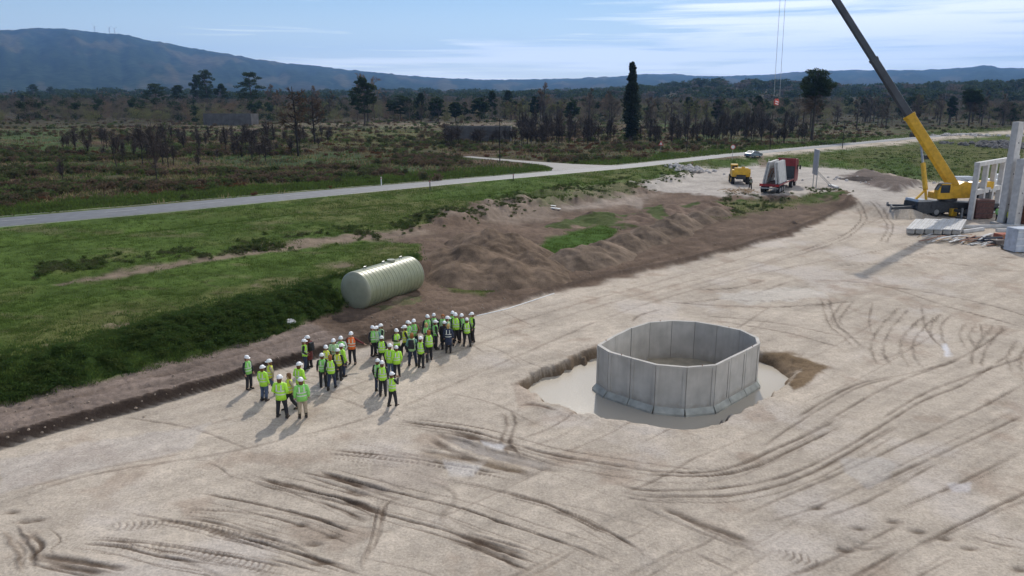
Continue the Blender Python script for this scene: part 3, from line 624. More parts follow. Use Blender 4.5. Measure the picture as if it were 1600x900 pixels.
def road_strip(name, a, b, z, m, sel=None, parent=None):
    """strip between fractional offsets a..b (metres; negative = from far edge)"""
    V = []; F = []
    for i in range(len(xs)):
        for o in (a, b):
            d = o if o >= 0 else RW[i] + o
            cr = .06 * (1 - abs(2 * d / RW[i] - 1))
            V.append((xs[i] + nxv[i] * d, yn[i] + nyv[i] * d, 2.04 + z + cr))
    for i in range(len(xs) - 1):
        if sel is None or sel(i): F.append((2 * i, 2 * i + 2, 2 * i + 3, 2 * i + 1))
    me = bpy.data.meshes.new(name); me.from_pydata(V, [], F); me.update(); fix_normals(me)
    return mesh_obj(name, me, m, parent)
V = []; F = []
for i in range(len(xs)):
    for k in range(5):
        d = RW[i] * k / 4; V.append((xs[i] + nxv[i] * d, yn[i] + nyv[i] * d, 2.04 + .06 * (1 - abs(k / 2 - 1)) - (.12 if k in (0, 4) else 0)))
for i in range(len(xs) - 1):
    for k in range(4): F.append((i * 5 + k, i * 5 + 5 + k, i * 5 + 6 + k, i * 5 + 1 + k))
me = bpy.data.meshes.new('road'); me.from_pydata(V, [], F); me.update()
road = tag(mesh_obj('road', me, 'asphalt'), kind='structure')
mat('paint_worn', (.46, .46, .45), .7, 2, .3)
tag(road_strip('edge_line', .45, .57, .012, 'paint_worn'), kind='structure'); tag(road_strip('edge_line', -.57, -.45, .012, 'paint_worn'), kind='structure')
L_ = []
for i in range(len(xs)):
    L_.append(RW[i] / 2)
V = []; F = []
for i in range(0, len(xs) - 2, 9):
    for k in (0, 1, 2, 3):
        j = i + k; 
        if j >= len(xs): break
    js = [i, min(i + 3, len(xs) - 1)]
    b0 = len(V)
    for j in js:
        for o in (-.06, .06):
            d = RW[j] / 2 + o; V.append((xs[j] + nxv[j] * d, yn[j] + nyv[j] * d, 2.04 + .075))
    F.append((b0, b0 + 2, b0 + 3, b0 + 1))
me = bpy.data.meshes.new('centre_dash'); me.from_pydata(V, [], F); me.update()
tag(mesh_obj('centre_dash', me, 'paint_worn'), kind='structure')
V = []; F = []
n = len(SIDEPX_T)
for i in range(n):
    for p in (SIDEPX_T[i], SIDEPX_B[i]): q = at(*p, 2.0); V.append((q[0], q[1], 2.035))
for i in range(n - 1): F.append((2 * i, 2 * i + 1, 2 * i + 3, 2 * i + 2))
me = bpy.data.meshes.new('side_road'); me.from_pydata(V, [], F); me.update(); fix_normals(me)
tag(mesh_obj('side_road', me, 'asphalt_side'), kind='structure')

wm = bpy.data.materials.new('muddy_water'); wm.use_nodes = True; M['water'] = wm
t = wm.node_tree; b = t.nodes['Principled BSDF']; b.inputs['Base Color'].default_value = (.42, .375, .31, 1); b.inputs['Roughness'].default_value = .20; b.inputs['IOR'].default_value = 1.33
g_ = t.nodes.new('ShaderNodeNewGeometry'); n_ = t.nodes.new('ShaderNodeTexNoise'); n_.inputs['Scale'].default_value = 9; n_.inputs['Detail'].default_value = 5; t.links.new(g_.outputs['Position'], n_.inputs[0])
sx = t.nodes.new('ShaderNodeSeparateXYZ'); t.links.new(g_.outputs['Position'], sx.inputs[0])
mr = t.nodes.new('ShaderNodeMapRange'); mr.inputs[1].default_value = 6.5; mr.inputs[2].default_value = 3.5; mr.inputs[3].default_value = .10; mr.inputs[4].default_value = .65; t.links.new(sx.outputs[0], mr.inputs[0])
bp = t.nodes.new('ShaderNodeBump'); bp.inputs['Distance'].default_value = .018; t.links.new(n_.outputs[0], bp.inputs['Height']); t.links.new(mr.outputs[0], bp.inputs['Strength']); t.links.new(bp.outputs[0], b.inputs['Normal'])
bm = bmesh.new(); cx_, cy_ = PIT.mean(0)
bm.faces.new([bm.verts.new((cx_ + (p[0] - cx_) * 1.03, cy_ + (p[1] - cy_) * 1.03, -.56)) for p in PIT])
bmesh.ops.recalc_face_normals(bm, faces=bm.faces)
if bm.faces[:][0].normal.z < 0: bmesh.ops.reverse_faces(bm, faces=bm.faces[:])
me = bpy.data.meshes.new('water'); bm.to_mesh(me); bm.free()
tag(mesh_obj('water', me, 'water'), kind='structure')

# ------------------------------------------------------------------ hills
RIDGE = np.array([(-1500, 95), (-600, 70), (-200, 62), (0, 49), (60, 45), (90, 45.5), (120, 48), (160, 53), (200, 58), (250, 67), (300, 76), (330, 81), (400, 93), (450, 100), (500, 104), (550, 110), (620, 117), (700, 123), (760, 125), (840, 124), (900, 123), (960, 121), (1000, 117), (1050, 115.5), (1085, 119), (1140, 120), (1200, 117), (1240, 113.5), (1280, 113), (1330, 110), (1370, 111), (1430, 110.5), (1480, 108), (1520, 107), (1535, 104), (1548, 104.5), (1560, 107), (1600, 107), (1800, 112), (2400, 125), (3200, 140)])
FOOT = np.array([(-1500, 132), (0, 128), (150, 132), (330, 134), (500, 139), (640, 145), (800, 147), (950, 150), (1100, 148), (1300, 140), (1500, 131), (1700, 132), (3200, 140)])
ha = np.radians(np.linspace(-62, 62, 620)); hr = np.concatenate([np.linspace(2500, 9500, 90), np.linspace(9700, 14000, 8)])
HA, HR = np.meshgrid(ha, hr); hx, hy = HR * np.sin(HA), HR * np.cos(HA)
def ridge_h(tab, Rp):
    """height at distance Rp whose silhouette passes through the photo points"""
    az = np.arctan2((tab[:, 0] - 800) / FPX, cp + (450 - tab[:, 1]) / FPX * sp)
    el = np.arctan2(-sp + (450 - tab[:, 1]) / FPX * cp, np.hypot((tab[:, 0] - 800) / FPX, cp + (450 - tab[:, 1]) / FPX * sp))
    o = np.argsort(az); return HC + Rp * np.tan(np.interp(HA, az[o], el[o]))
Rp = 7200 + 1600 * ss(-.1, .5, HA) + 350 * np.sin(HA * 9)
k = np.clip((HR - 2900) / (Rp - 2900), 0, 1); k2 = ss(0, 1, k)
peak = ridge_h(RIDGE, Rp)
spur = fbm(HA * 26 + 3, HR / 2600, 11, 5) - .5; spur2 = fbm(HA * 90, HR / 800, 12, 4) - .5
hz = -10 + (peak + 10) * (k2 * .75 + .25 * k) * 1.0
hz = hz * (1 + (spur * .55 + spur2 * .22) * (1 - k2 ** 5) * ss(0, .25, k)) + (spur2 * 16) * k * (1 - k2 ** 5)
# tree-rough silhouette
hz = hz + (fbm(HA * 900, HR / 300, 13, 2) - .5) * 16 * k2
foot = ridge_h(FOOT, 4300 + 300 * np.sin(HA * 7)); kf = np.exp(-((HR - 4300 - 300 * np.sin(HA * 7)) / 700) ** 2)
hz = np.maximum(hz, -10 + (foot + 10) * kf + spur2 * 14 * kf)
drop = np.clip((HR - Rp) / 3000, 0, 1); hz = np.where(HR > Rp, peak * (1 - drop ** 1.3) + 0, hz)
mask = fbm(HA * 40, HR / 900, 15, 5); pk = fbm(HA * 15, HR / 1500, 16, 5)
hc = np.ones((*HA.shape, 3)) * A(.022, .032, .020)
hc = hc * (1 + 1.2 * (fbm(HA * 160, HR / 220, 17, 5) - .5))[..., None]
m1 = (ss(.55, .66, mask) * .8)[..., None]; hc = hc * (1 - m1) + A(.075, .068, .040) * m1
m2 = (ss(.60, .68, pk) * .3)[..., None]; hc = hc * (1 - m2) + A(.085, .065, .05) * m2
nr2, nc2_ = HA.shape; idx = np.arange(nr2 * nc2_).reshape(nr2, nc2_)
Fh = np.stack([idx[:-1, :-1], idx[:-1, 1:], idx[1:, 1:], idx[1:, :-1]], -1).reshape(-1, 4)[:, ::-1]
hm = bpy.data.materials.new('hill'); hm.use_nodes = True; M['hill'] = hm; t = hm.node_tree; b = t.nodes['Principled BSDF']; b.inputs['Roughness'].default_value = 1; b.inputs['Specular IOR Level'].default_value = 0
c_ = t.nodes.new('ShaderNodeVertexColor'); c_.layer_name = 'Col'; n_ = t.nodes.new('ShaderNodeTexNoise'); n_.inputs['Scale'].default_value = .018; n_.inputs['Detail'].default_value = 8; n_.inputs['Roughness'].default_value = .7
g_ = t.nodes.new('ShaderNodeNewGeometry'); t.links.new(g_.outputs['Position'], n_.inputs[0])
mr = t.nodes.new('ShaderNodeMapRange'); mr.inputs[1].default_value = .3; mr.inputs[2].default_value = .7; mr.inputs[3].default_value = .35; mr.inputs[4].default_value = 1.7; t.links.new(n_.outputs[0], mr.inputs[0])
vm = t.nodes.new('ShaderNodeVectorMath'); vm.operation = 'SCALE'; t.links.new(c_.outputs[0], vm.inputs[0]); t.links.new(mr.outputs[0], vm.inputs['Scale']); t.links.new(vm.outputs[0], b.inputs[0])
tag(mesh_obj('hills', np_mesh('hills', np.stack([hx.ravel(), hy.ravel(), hz.ravel()], 1), Fh, 'hill', True, hc.reshape(-1, 3))), kind='structure')

# ------------------------------------------------------------------ dirt heaps (own heightfield meshes that sink into the ground)
def heap(name, label, peaks, x0, x1, y0, y1, slope, colr, res=.16, sharp=.35, nseed=0, cat='dirt heap', namp=1.0, green=None, wp=1.0):
    gx, gy = np.meshgrid(np.arange(x0, x1, res), np.arange(y0, y1, res)); g = Hbase(gx, gy)
    wx = gx + (fbm(gx * .5, gy * .5, 81 + nseed, 3) - .5) * 1.6 * namp * wp; wy = gy + (fbm(gx * .5, gy * .5, 84 + nseed, 3) - .5) * 1.6 * namp * wp
    acc = np.zeros_like(gx)
    tot = np.full_like(gx, -5.0)
    for (px, py, z) in peaks:
        d = np.hypot(wx - px, wy - py); d = np.sqrt(d * d + sharp ** 2) - sharp
        zz = z - slope * d
        tot = np.maximum(tot, zz) + .18 * np.exp(-np.abs(tot - zz) / .35) * ((tot > -1) & (zz > -1))
    lump = (fbm(gx * 1.1, gy * 1.1, 87 + nseed, 4) - .5) * .42 * namp + (fbm(gx * 4, gy * 4, 88 + nseed, 3) - .5) * .14 * namp
    lump = lump + (fbm(gx * 9, gy * 9, 99 + nseed, 2) - .5) * .07
    z = tot + lump * ss(-.4, .8, tot - g)
    z = np.maximum(z, g - .5) - .04
    c = np.ones((*gx.shape, 3)) * colr * (1 + 1.0 * (fbm(gx * 1.5, gy * 1.5, 90 + nseed, 4) - .5) + .8 * (fbm(gx * .3, gy * .3, 92 + nseed, 3) - .5))[..., None]
    if green is not None:
        m = (ss(.52, .62, fbm(gx * .4, gy * .4, 93 + nseed, 4)) * green)[..., None]; c = c * (1 - m) + A(.05, .085, .02) * m
    keep = (z > g - .3)
    nr_, nc_ = gx.shape; idx = np.arange(nr_ * nc_).reshape(nr_, nc_)
    kf = keep[:-1, :-1] | keep[:-1, 1:] | keep[1:, 1:] | keep[1:, :-1]
    Fq = np.stack([idx[:-1, :-1], idx[:-1, 1:], idx[1:, 1:], idx[1:, :-1]], -1)[kf]
    used = np.unique(Fq); remap = np.full(nr_ * nc_, -1); remap[used] = np.arange(len(used))
    V = np.stack([gx.ravel(), gy.ravel(), z.ravel()], 1)[used]
    me = np_mesh(name, V, remap[Fq], 'ground', True, c.reshape(-1, 3)[used])
    a = me.attributes.new('wet', 'FLOAT', 'POINT')
    return tag(mesh_obj(name, me), label, cat)
def pk3(px, py, Y): v = atd(px, py, Y); return (v.x, v.y, v.z)
heap('dirt_heap', 'tall heap of loose brown earth behind the big green tank', [pk3(650, 402, 63), pk3(690, 388, 64), pk3(735, 380, 63.5), pk3(762, 357, 69), pk3(800, 364, 69), pk3(830, 392, 64), pk3(712, 410, 60), pk3(785, 402, 61), pk3(848, 420, 61), pk3(672, 372, 71), pk3(750, 428, 59.5), pk3(725, 366, 70), pk3(770, 380, 66)], -15, 9, 53, 84, .66, A(.160, .117, .086), sharp=.75, wp=.45, nseed=0)
heap('dirt_windrow', 'long lumpy ridge of brown spoil beside the mud track', [pk3(892, 388, 67), pk3(915, 381, 68.5), pk3(945, 374, 71), pk3(975, 364, 75), pk3(1008, 352, 79), pk3(1040, 341, 83), pk3(1062, 334, 87), pk3(1090, 329, 91), pk3(1118, 322, 96)], 2, 32, 60, 106, .64, A(.165, .125, .095), sharp=.7, wp=.5, nseed=5)
heap('dirt_windrow', 'low broken earth ridge with weeds further back behind the spoil ridge', [pk3(880, 342, 86), pk3(940, 330, 90), pk3(1000, 332, 91), pk3(985, 345, 86), pk3(1045, 318, 97), pk3(1100, 312, 100)], 2, 32, 78, 108, .30, A(.16, .115, .09), res=.2, nseed=9, green=.8)
heap('dirt_mound', 'low mound of dug earth against the near side of the big green tank', [pk3(622, 462, 53.5), pk3(650, 460, 55), pk3(600, 478, 51.5), pk3(690, 458, 57), pk3(716, 462, 57)], -14, -1, 47, 61, .30, A(.17, .125, .095), nseed=14, cat='dirt mound', green=.5)
heap('dirt_heap', 'weedy earth bank end on the right of the parking area', [pk3(1318, 297, 113), pk3(1300, 300, 112), pk3(1270, 303, 112), pk3(1235, 306, 110), pk3(1200, 309, 108), pk3(1160, 311, 107), pk3(1120, 313, 105)], 28, 56, 98, 118, .35, A(.13, .10, .07), res=.2, nseed=20, green=.9)
heap('rubble_heap', 'dark flattened spoil heap strewn with broken stone near the road', [pk3(1340, 276, 131), pk3(1365, 277, 130), pk3(1395, 283, 126)], 50, 76, 116, 140, .22, A(.075, .063, .058), res=.22, nseed=25, cat='rubble heap')

# rocks and rubble: each pile one uncountable spread
def rubble(name, label, cat, px, py, sx_, sy_, n, rmin, rmax, m, lift=.0, mats=None):
    c = hit(px, py); b = MB()
    for i in range(n):
        x, y = c.x + random.gauss(0, sx_), c.y + random.gauss(0, sy_); r = random.uniform(rmin, rmax) ** 1
        k = math.exp(-((x - c.x) / sx_) ** 2 * .5 - ((y - c.y) / sy_) ** 2 * .5)
        b.rock((x, y, ground_z(x, y) + r * .3 + lift * k * random.random()), r)
    o = b.build(name, m); return tag(o, label, cat, kind='stuff')
rubble('stone_pile', 'pile of pale broken stone at the road end of the parking area', 'stone pile', 1078, 268, 2.2, 2.0, 70, .2, .6, 'rubble', .9)
rubble('stone_pile', 'grey stones scattered over the dark spoil heap', 'stone pile', 1368, 282, 4, 2, 90, .12, .4, 'rubble', .4)
rubble('stone_pile', 'dark rocks heaped on the grass far right behind the concrete columns', 'stone pile', 1570, 228, 7, 5, 110, .4, 1.1, 'rubble_dark', 1.0)
rubble('stone_pile', 'pale boulders lined up beside the far end of the road', 'stone pile', 1500, 212, 8, 2, 40, .4, 1.0, 'rubble', .3)
b = MB()
c = hit(1155, 302)
for i in range(60):
    a = random.uniform(0, 3.14); l = random.uniform(.4, 1.4); x, y = c.x + random.gauss(0, 1.2), c.y + random.gauss(0, .7); z = ground_z(x, y) + random.uniform(.15, .6)
    d = Vector((math.cos(a), math.sin(a), random.uniform(-.3, .5))) * l / 2; b.bar(Vector((x, y, z)) - d, Vector((x, y, z)) + d, .06)
tag(b.build('brush_pile', 'wood'), 'heap of tan cut branches in front of the yellow machine', 'brush pile', kind='stuff')

cw = pm('concrete_weathered', (.44, .42, .39), .85, 1.1, .16, .003); M['concrete_weathered'] = cw
t = cw.node_tree; b = t.nodes['Principled BSDF']; src_ = b.inputs[0].links[0].from_socket; co = t.nodes.new('ShaderNodeTexCoord'); mp = t.nodes.new('ShaderNodeMapping'); mp.inputs['Scale'].default_value = (5, 5, .45)
n_ = t.nodes.new('ShaderNodeTexNoise'); n_.inputs['Scale'].default_value = 1; n_.inputs['Detail'].default_value = 6; t.links.new(co.outputs['Object'], mp.inputs[0]); t.links.new(mp.outputs[0], n_.inputs[0])
mr = t.nodes.new('ShaderNodeMapRange'); mr.inputs[1].default_value = .48; mr.inputs[2].default_value = .72; mr.inputs[3].default_value = 0; mr.inputs[4].default_value = .28; t.links.new(n_.outputs[0], mr.inputs[0])
m1_ = t.nodes.new('ShaderNodeMix'); m1_.data_type = 'RGBA'; t.links.new(mr.outputs[0], m1_.inputs[0]); t.links.new(src_, m1_.inputs[6]); m1_.inputs[7].default_value = (.29, .275, .25, 1)
sx = t.nodes.new('ShaderNodeSeparateXYZ'); t.links.new(co.outputs['Object'], sx.inputs[0]); ad = t.nodes.new('ShaderNodeMath'); ad.operation = 'ADD'; t.links.new(sx.outputs[2], ad.inputs[0]); n3_ = t.nodes.new('ShaderNodeTexNoise'); n3_.inputs['Scale'].default_value = 3.5; t.links.new(co.outputs['Object'], n3_.inputs[0]); t.links.new(n3_.outputs[0], ad.inputs[1])
mr2 = t.nodes.new('ShaderNodeMapRange'); mr2.inputs[1].default_value = 1.35; mr2.inputs[2].default_value = .95; mr2.inputs[3].default_value = 0; mr2.inputs[4].default_value = .4; t.links.new(ad.outputs[0], mr2.inputs[0])
m2_ = t.nodes.new('ShaderNodeMix'); m2_.data_type = 'RGBA'; t.links.new(mr2.outputs[0], m2_.inputs[0]); t.links.new(m1_.outputs[2], m2_.inputs[6]); m2_.inputs[7].default_value = (.27, .23, .175, 1); t.links.new(m2_.outputs[2], b.inputs[0])

# ------------------------------------------------------------------ precast concrete tank standing in the flooded pit
ZT, ZB = 2.0, -.70
RIM = [(932.8, 539), (950.6, 549.9), (986, 559.8), (1025, 570.2), (1074, 574.3), (1119.6, 570.6), (1143, 559), (1167, 547.5), (1188, 536.5), (1185, 527), (1160, 515), (1122.9, 507.6), (1087, 501.6), (1049.7, 500), (1014, 502.7), (983, 512.3), (957, 525)]
RW_ = [Vector((*at(x, y, ZT), 0)) for x, y in RIM]
cen = sum(RW_, Vector()) / len(RW_)
tank = empty('concrete_tank', (cen.x, cen.y, ZB), label='open many-sided grey precast concrete tank standing in the flooded pit', cat='concrete tank')
for i in range(len(RW_)):
    a, c = RW_[i] - cen, RW_[(i + 1) % len(RW_)] - cen
    d = (c - a); L = d.length; d.normalize(); nrm = Vector((d.y, -d.x, 0))
    if nrm.dot((a + c) / 2) < 0: nrm = -nrm
    gapa = .022; gapb = .022
    if i == 14: gapb = .07
    a2 = a + d * gapa; c2 = c - d * gapb; zt = ZT - ZB
    mb = MB()
    def slab(p, q, o0, o1, z0, z1):
        # box between p,q pushed out by o0..o1
        P = [p + nrm * o0, q + nrm * o0, q + nrm * o1, p + nrm * o1]
        mb.add([Vector((v_.x, v_.y, z)) for z in (z0, z1) for v_ in P], [(3, 2, 1, 0), (4, 5, 6, 7), (0, 1, 5, 4), (1, 2, 6, 5), (2, 3, 7, 6), (3, 0, 4, 7)])
    a3 = a + d * .012; c3 = c - d * (.07 if i == 14 else .012); ai, ci = a3 * .957, c3 * .957
    P = [ai, ci, c3 - nrm * .035, a3 - nrm * .035]
    mb.add([Vector((v_.x, v_.y, z)) for z in (0, zt - .001) for v_ in P], [(3, 2, 1, 0), (4, 5, 6, 7), (0, 1, 5, 4), (1, 2, 6, 5), (2, 3, 7, 6), (3, 0, 4, 7)])
    rw = min(.16, L * .16)
    slab(a2, a2 + d * rw, -.036, 0, .3, zt); slab(c2 - d * rw, c2, -.036, 0, .3, zt); slab(a2 + d * (rw + .002), c2 - d * (rw + .002), -.036, -.002, zt - .14, zt); slab(a2 + d * (rw + .002), c2 - d * (rw + .002), -.036, -.002, .3, .56)
    pn = mb.mesh('wall_panel', mats=['concrete_weathered']); fix_normals(pn); po = mesh_obj('wall_panel', pn, None, tank)
    sl_ = MB().tube([a * .975, a * .975 + Vector((0, 0, zt - .03))], .034, 6).build('joint_seal', 'crane_dark', po)
    fb = MB(); e0, e1 = a2, c2; k = 1.022
    fb.add([Vector((v_.x, v_.y, z)) for v_, z in ((e0 + nrm * .003, 0), (e1 + nrm * .003, 0), (e1 * k + nrm * .12, 0), (e0 * k + nrm * .12, 0), (e0 + nrm * .003, .5), (e1 + nrm * .003, .5), (e1 * k + nrm * .11, .24), (e0 * k + nrm * .11, .24))],
           [(0, 3, 2, 1), (0, 1, 5, 4), (1, 2, 6, 5), (2, 3, 7, 6), (3, 0, 4, 7), (4, 5, 6, 7)])
    fm = fb.mesh('footing', mats=['concrete_foot']); fix_normals(fm); mesh_obj('footing', fm, None, po)
    if i % 3 == 1:
        lg = MB().tube([a2 * .98 + d * L * .5 + Vector((0, 0, zt - .01)), a2 * .98 + d * L * .5 + Vector((0, 0, zt + .06))], .02, 6); lg.build('lifting_lug', 'rust', po)
bm = bmesh.new(); bm.faces.new([bm.verts.new(((v_ - cen).x * .96, (v_ - cen).y * .96, -.30 - ZB)) for v_ in RW_]); bmesh.ops.recalc_face_normals(bm, faces=bm.faces)
if bm.faces[:][0].normal.z < 0: bmesh.ops.reverse_faces(bm, faces=bm.faces[:])
me = bpy.data.meshes.new('rain_water'); bm.to_mesh(me); bm.free(); mesh_obj('rain_water', me, 'water', tank)
me.materials.clear(); me.materials.append(pm('tank_water', (.38, .33, .25), .3, 2, .25)); 

# ------------------------------------------------------------------ big fibreglass cylinder
ga, gb = Vector((-10.95, 51.4, 0)), Vector((-7.9, 56.6, 0)); zc = 1.75; RT = 1.38
ax = (gb - ga).normalized(); Lt = (gb - ga).length
cyl = empty('storage_tank', (ga.x, ga.y, zc), math.atan2(ax.y, ax.x), label='big pale green ribbed cylindrical tank lying on the grass edge', cat='storage tank')
mb = MB(); pts = []; rad = []
pts += [(0, 0, 0), (Lt, 0, 0)]; rad = [RT, RT]
o = mb.tube([(x, 0, 0) for x in np.linspace(0, Lt, 14)], RT, 40, cap=False).build('shell', 'fibreglass', cyl, smooth=True)
for s_, x0 in ((-1, 0), (1, Lt)):
    mb = MB(); mb.tube([(x0, 0, 0), (x0 + s_ * .10, 0, 0), (x0 + s_ * .20, 0, 0), (x0 + s_ * .27, 0, 0), (x0 + s_ * .30, 0, 0)], [RT, RT * .985, RT * .88, RT * .5, .02], 40); me = mb.mesh('end_cap', True, ['fibreglass_cap']); fix_normals(me); mesh_obj('end_cap', me, None, cyl)
for k in range(15):
    x = .25 + k * (Lt - .5) / 14
    MB().tube([(x - .05, 0, 0), (x - .04, 0, 0), (x + .04, 0, 0), (x + .05, 0, 0)], [RT + .002, RT + .013, RT + .013, RT + .002], 40, cap=False).build('rib', 'fibreglass', cyl, smooth=True)
for x in (1.0, Lt / 2, Lt - 1.0): MB().tube([(x - .12, 0, RT), (x - .12, 0, RT + .16), (x + .12, 0, RT + .16), (x + .12, 0, RT)], .03, 6).build('lifting_lug', 'steel', cyl)
MB().tube([(Lt / 2 + .9, 0, RT - .02), (Lt / 2 + .9, 0, RT + .14)], .3, 16).build('manhole', 'fibreglass_cap', cyl)

# ------------------------------------------------------------------ wheels, car, vans
def wheel(parent, x, y, r, wd, side, rimm='steel', name='wheel'):
    wv = mesh_obj(name, MB().tube([(0, -wd / 2, 0), (0, -wd / 2 + .03, 0), (0, wd / 2 - .03, 0), (0, wd / 2, 0)], [r * .92, r, r, r * .92], 18).mesh('tyre', False, ['rubber']), None, parent, (x, y, r))
    MB().tube([(0, side * (wd / 2 + .012), 0), (0, side * (wd / 2 - .1), 0)], [r * .55, r * .5], 14).build('rim', rimm, wv); return wv
def car(px, py, rz, paint, label, cat='car', van=False, scale=1, pickup=False, group=None):
    p = hit(px, py); root = empty('parked_van' if van else 'car', (p.x, p.y, ground_z(p.x, p.y) + (.1 if py < 250 else 0)), rz, label=label, cat=cat, group=group)
    if van:
        prof = [(-2.5, .35), (2.45, .35), (2.55, .8), (2.35, 1.1), (1.75, 1.25), (1.15, 2.0), (.8, 2.12), (-2.45, 2.15), (-2.55, 1.9)]
        glass = [(1.68, 1.3), (1.2, 1.92), (.75, 1.95), (.75, 1.28)]; wd = 1.9; wb = 1.55; wr = .36
        ws = [((1.80, 1.27), (1.19, 1.99))]; 
    else:
        prof = [(-2.1, .30), (2.1, .30), (2.2, .6), (2.05, .85), (1.15, .98), (.45, 1.42), (-.9, 1.46), (-1.75, 1.05), (-2.15, .95), (-2.2, .55)]
        glass = [(1.0, 1.0), (.40, 1.36), (-.85, 1.40), (-1.5, 1.05)]; wd = 1.72; wb = 1.32; wr = .33
        ws = [((1.13, 1.0), (.47, 1.42)), ((-1.70, 1.08), (-.92, 1.46))]
    mb = MB(); n = len(prof)
    def ring(y, ins): return [(x * (1 - ins * .02), y, z) for x, z in prof]
    hw = wd / 2; tum = lambda z: hw - max(0, z - .9) * .22
    V = [(x, -tum(z), z) for x, z in prof] + [(x, tum(z), z) for x, z in prof]
    mb.add(V, [tuple(range(n)), tuple(range(n, 2 * n))[::-1]] + [(i, n + i, n + (i + 1) % n, (i + 1) % n) for i in range(n)])
    o = mb.build('body', paint, root, smooth=False); fix_normals(o.data)
    for s_ in (-1, 1):
        g = MB(); m_ = len(glass); g.add([(x, s_ * (tum(z) + .012), z) for x, z in glass], [tuple(range(m_)) if s_ < 0 else tuple(range(m_))[::-1]]); g.add([(x, s_ * (tum(z) - .02), z) for x, z in glass], [tuple(range(m_))]); g.build('side_window', 'glass', root)
        MB().box((2.16 if not van else 2.5, s_ * .62, .72 if not van else .95), (.1, .3, .14)).build('headlight', 'white_paint', root)
        MB().box((-2.15 if not van else -2.52, s_ * .68, .8 if not van else 1.2), (.08, .25, .14 if not van else .4)).build('tail_light', 'lamp_red', root)
        for x in (wb, -wb): wheel(root, x, s_ * (hw - .10), wr, .22, s_)
        MB().box((.85 if not van else 1.35, s_ * (hw + .08), 1.0 if not van else 1.35), (.12, .16, .12 if not van else .25)).build('mirror', paint, root)
    for (x0, z0), (x1, z1) in ws:
        g = MB(); off = .02 * (1 if x0 > 0 else -1)
        a0, a1 = tum(z0) - .1, tum(z1) - .08
        g.add([(x0 + off, -a0, z0 + .02), (x0 + off, a0, z0 + .02), (x1 + off, a1, z1 - .02), (x1 + off, -a1, z1 - .02)], [(0, 1, 2, 3)]); g.build('windscreen', 'glass', root)
    return root
car(1177, 246.5, math.atan2(.30, 1) + .35, 'car_blue', 'silver blue hatchback car driving on the country road above the yellow machine')
car(1508, 296, R(10), 'silver_paint', 'silver van parked just behind the yellow crane counterweight', 'van', True)
car(1544, 300, R(75), 'white_paint', 'white van parked nose out behind the low concrete frame', 'van', True)
car(1560, 292, R(70), 'white_paint', 'further white van behind the low concrete frame, right beside the tall column', 'van', True)
car(1596, 296, R(80), 'white_paint', 'white van seen between the two tallest concrete columns', 'van', True)
car(1530, 306, R(40), 'silver_paint', 'silver car half hidden behind the lower beam of the concrete frame', 'car')

# ------------------------------------------------------------------ flatbed truck with concrete panels
pr, pf = hit(1201, 303), hit(1229, 290); dv = Vector((pf.x - pr.x, pf.y - pr.y, 0)); dv = Vector((.60, 1, 0)).normalized()
TRZ = math.atan2(dv.y, dv.x); TSC = 1.12
truck = empty('flatbed_truck', (pr.x, pr.y, ground_z(pr.x, pr.y) + .02), TRZ, label='flatbed lorry with a dark red cab carrying upright concrete panels', cat='truck')
b = MB(); b.box((4.7, 0, 1.18), (9.2, 2.5, .12)); b.box((4.7, .45, .98), (9.2, .14, .26)); b.box((4.7, -.45, .98), (9.2, .14, .26)); b.build('bed', 'crane_dark', truck)
MB().box((.0, 0, 1.12), (.12, 2.54, .34)).build('rear_bumper', 'red_paint', truck); MB().box((-.02, 0, .72), (.1, 2.3, .16)).build('underrun_bar', 'steel', truck)
for s_ in (-1, 1): MB().box((-.07, s_ * 1.0, 1.1), (.05, .35, .16)).build('tail_light', 'lamp_red', truck); MB().box((4.7, s_ * 1.26, 1.16), (9.2, .04, .16)).build('side_rail', 'red_paint', truck)
for x in (1.0, 2.2, 3.4, 8.8, 11.3):
    for s_ in (-1, 1): wheel(truck, x, s_ * 1.0, .48, .42 if x < 9 else .3, s_)
cb = MB(); cb.prism([(9.9, .7), (12.2, .7), (12.3, 1.5), (12.2, 2.4), (11.9, 3.6), (11.4, 3.85), (9.9, 3.9)], -1.22, 1.22); o = cb.build('cab', 'red_paint', truck); fix_normals(o.data)
MB().box((9.82, 0, 2.1), (.10, 2.3, 2.3)).build('cab_back', 'crane_dark', truck); MB().box((9.76, 0, 3.45), (.16, 2.46, 1.1)).build('air_deflector', 'red_paint', truck)
MB().box((12.22, 0, 2.75), (.1, 2.1, .9), rot=Matrix.Rotation(R(-12), 3, 'Y')).build('windscreen', 'glass', truck)
for s_ in (-1, 1): MB().box((11.6, s_ * 1.235, 2.6), (.8, .02, .7)).build('side_window', 'glass', truck); MB().box((12.1, s_ * 1.45, 2.6), (.12, .22, .6)).build('mirror', 'black_plastic', truck)
MB().tube([(9.5, .9, 1.2), (9.5, .9, 3.4)], .07, 8).build('exhaust', 'steel', truck)
truck.scale = (TSC, TSC, TSC)
Mt = Matrix.Translation(truck.location) @ Matrix.Scale(TSC, 4) @ Matrix.Rotation(TRZ, 4, 'Z')
b = MB()
for x in (1.2, 3.2, 5.2): b.bar((x, -.75, 1.25), (x, -.1, 3.2), .1); b.bar((x, .75, 1.25), (x, .1, 3.2), .1); b.bar((x, -1.1, 1.29), (x, 1.1, 1.29), .1)
b.bar((1.2, 0, 3.2), (5.2, 0, 3.2), .1); b.build('a_frame', 'rust', truck)
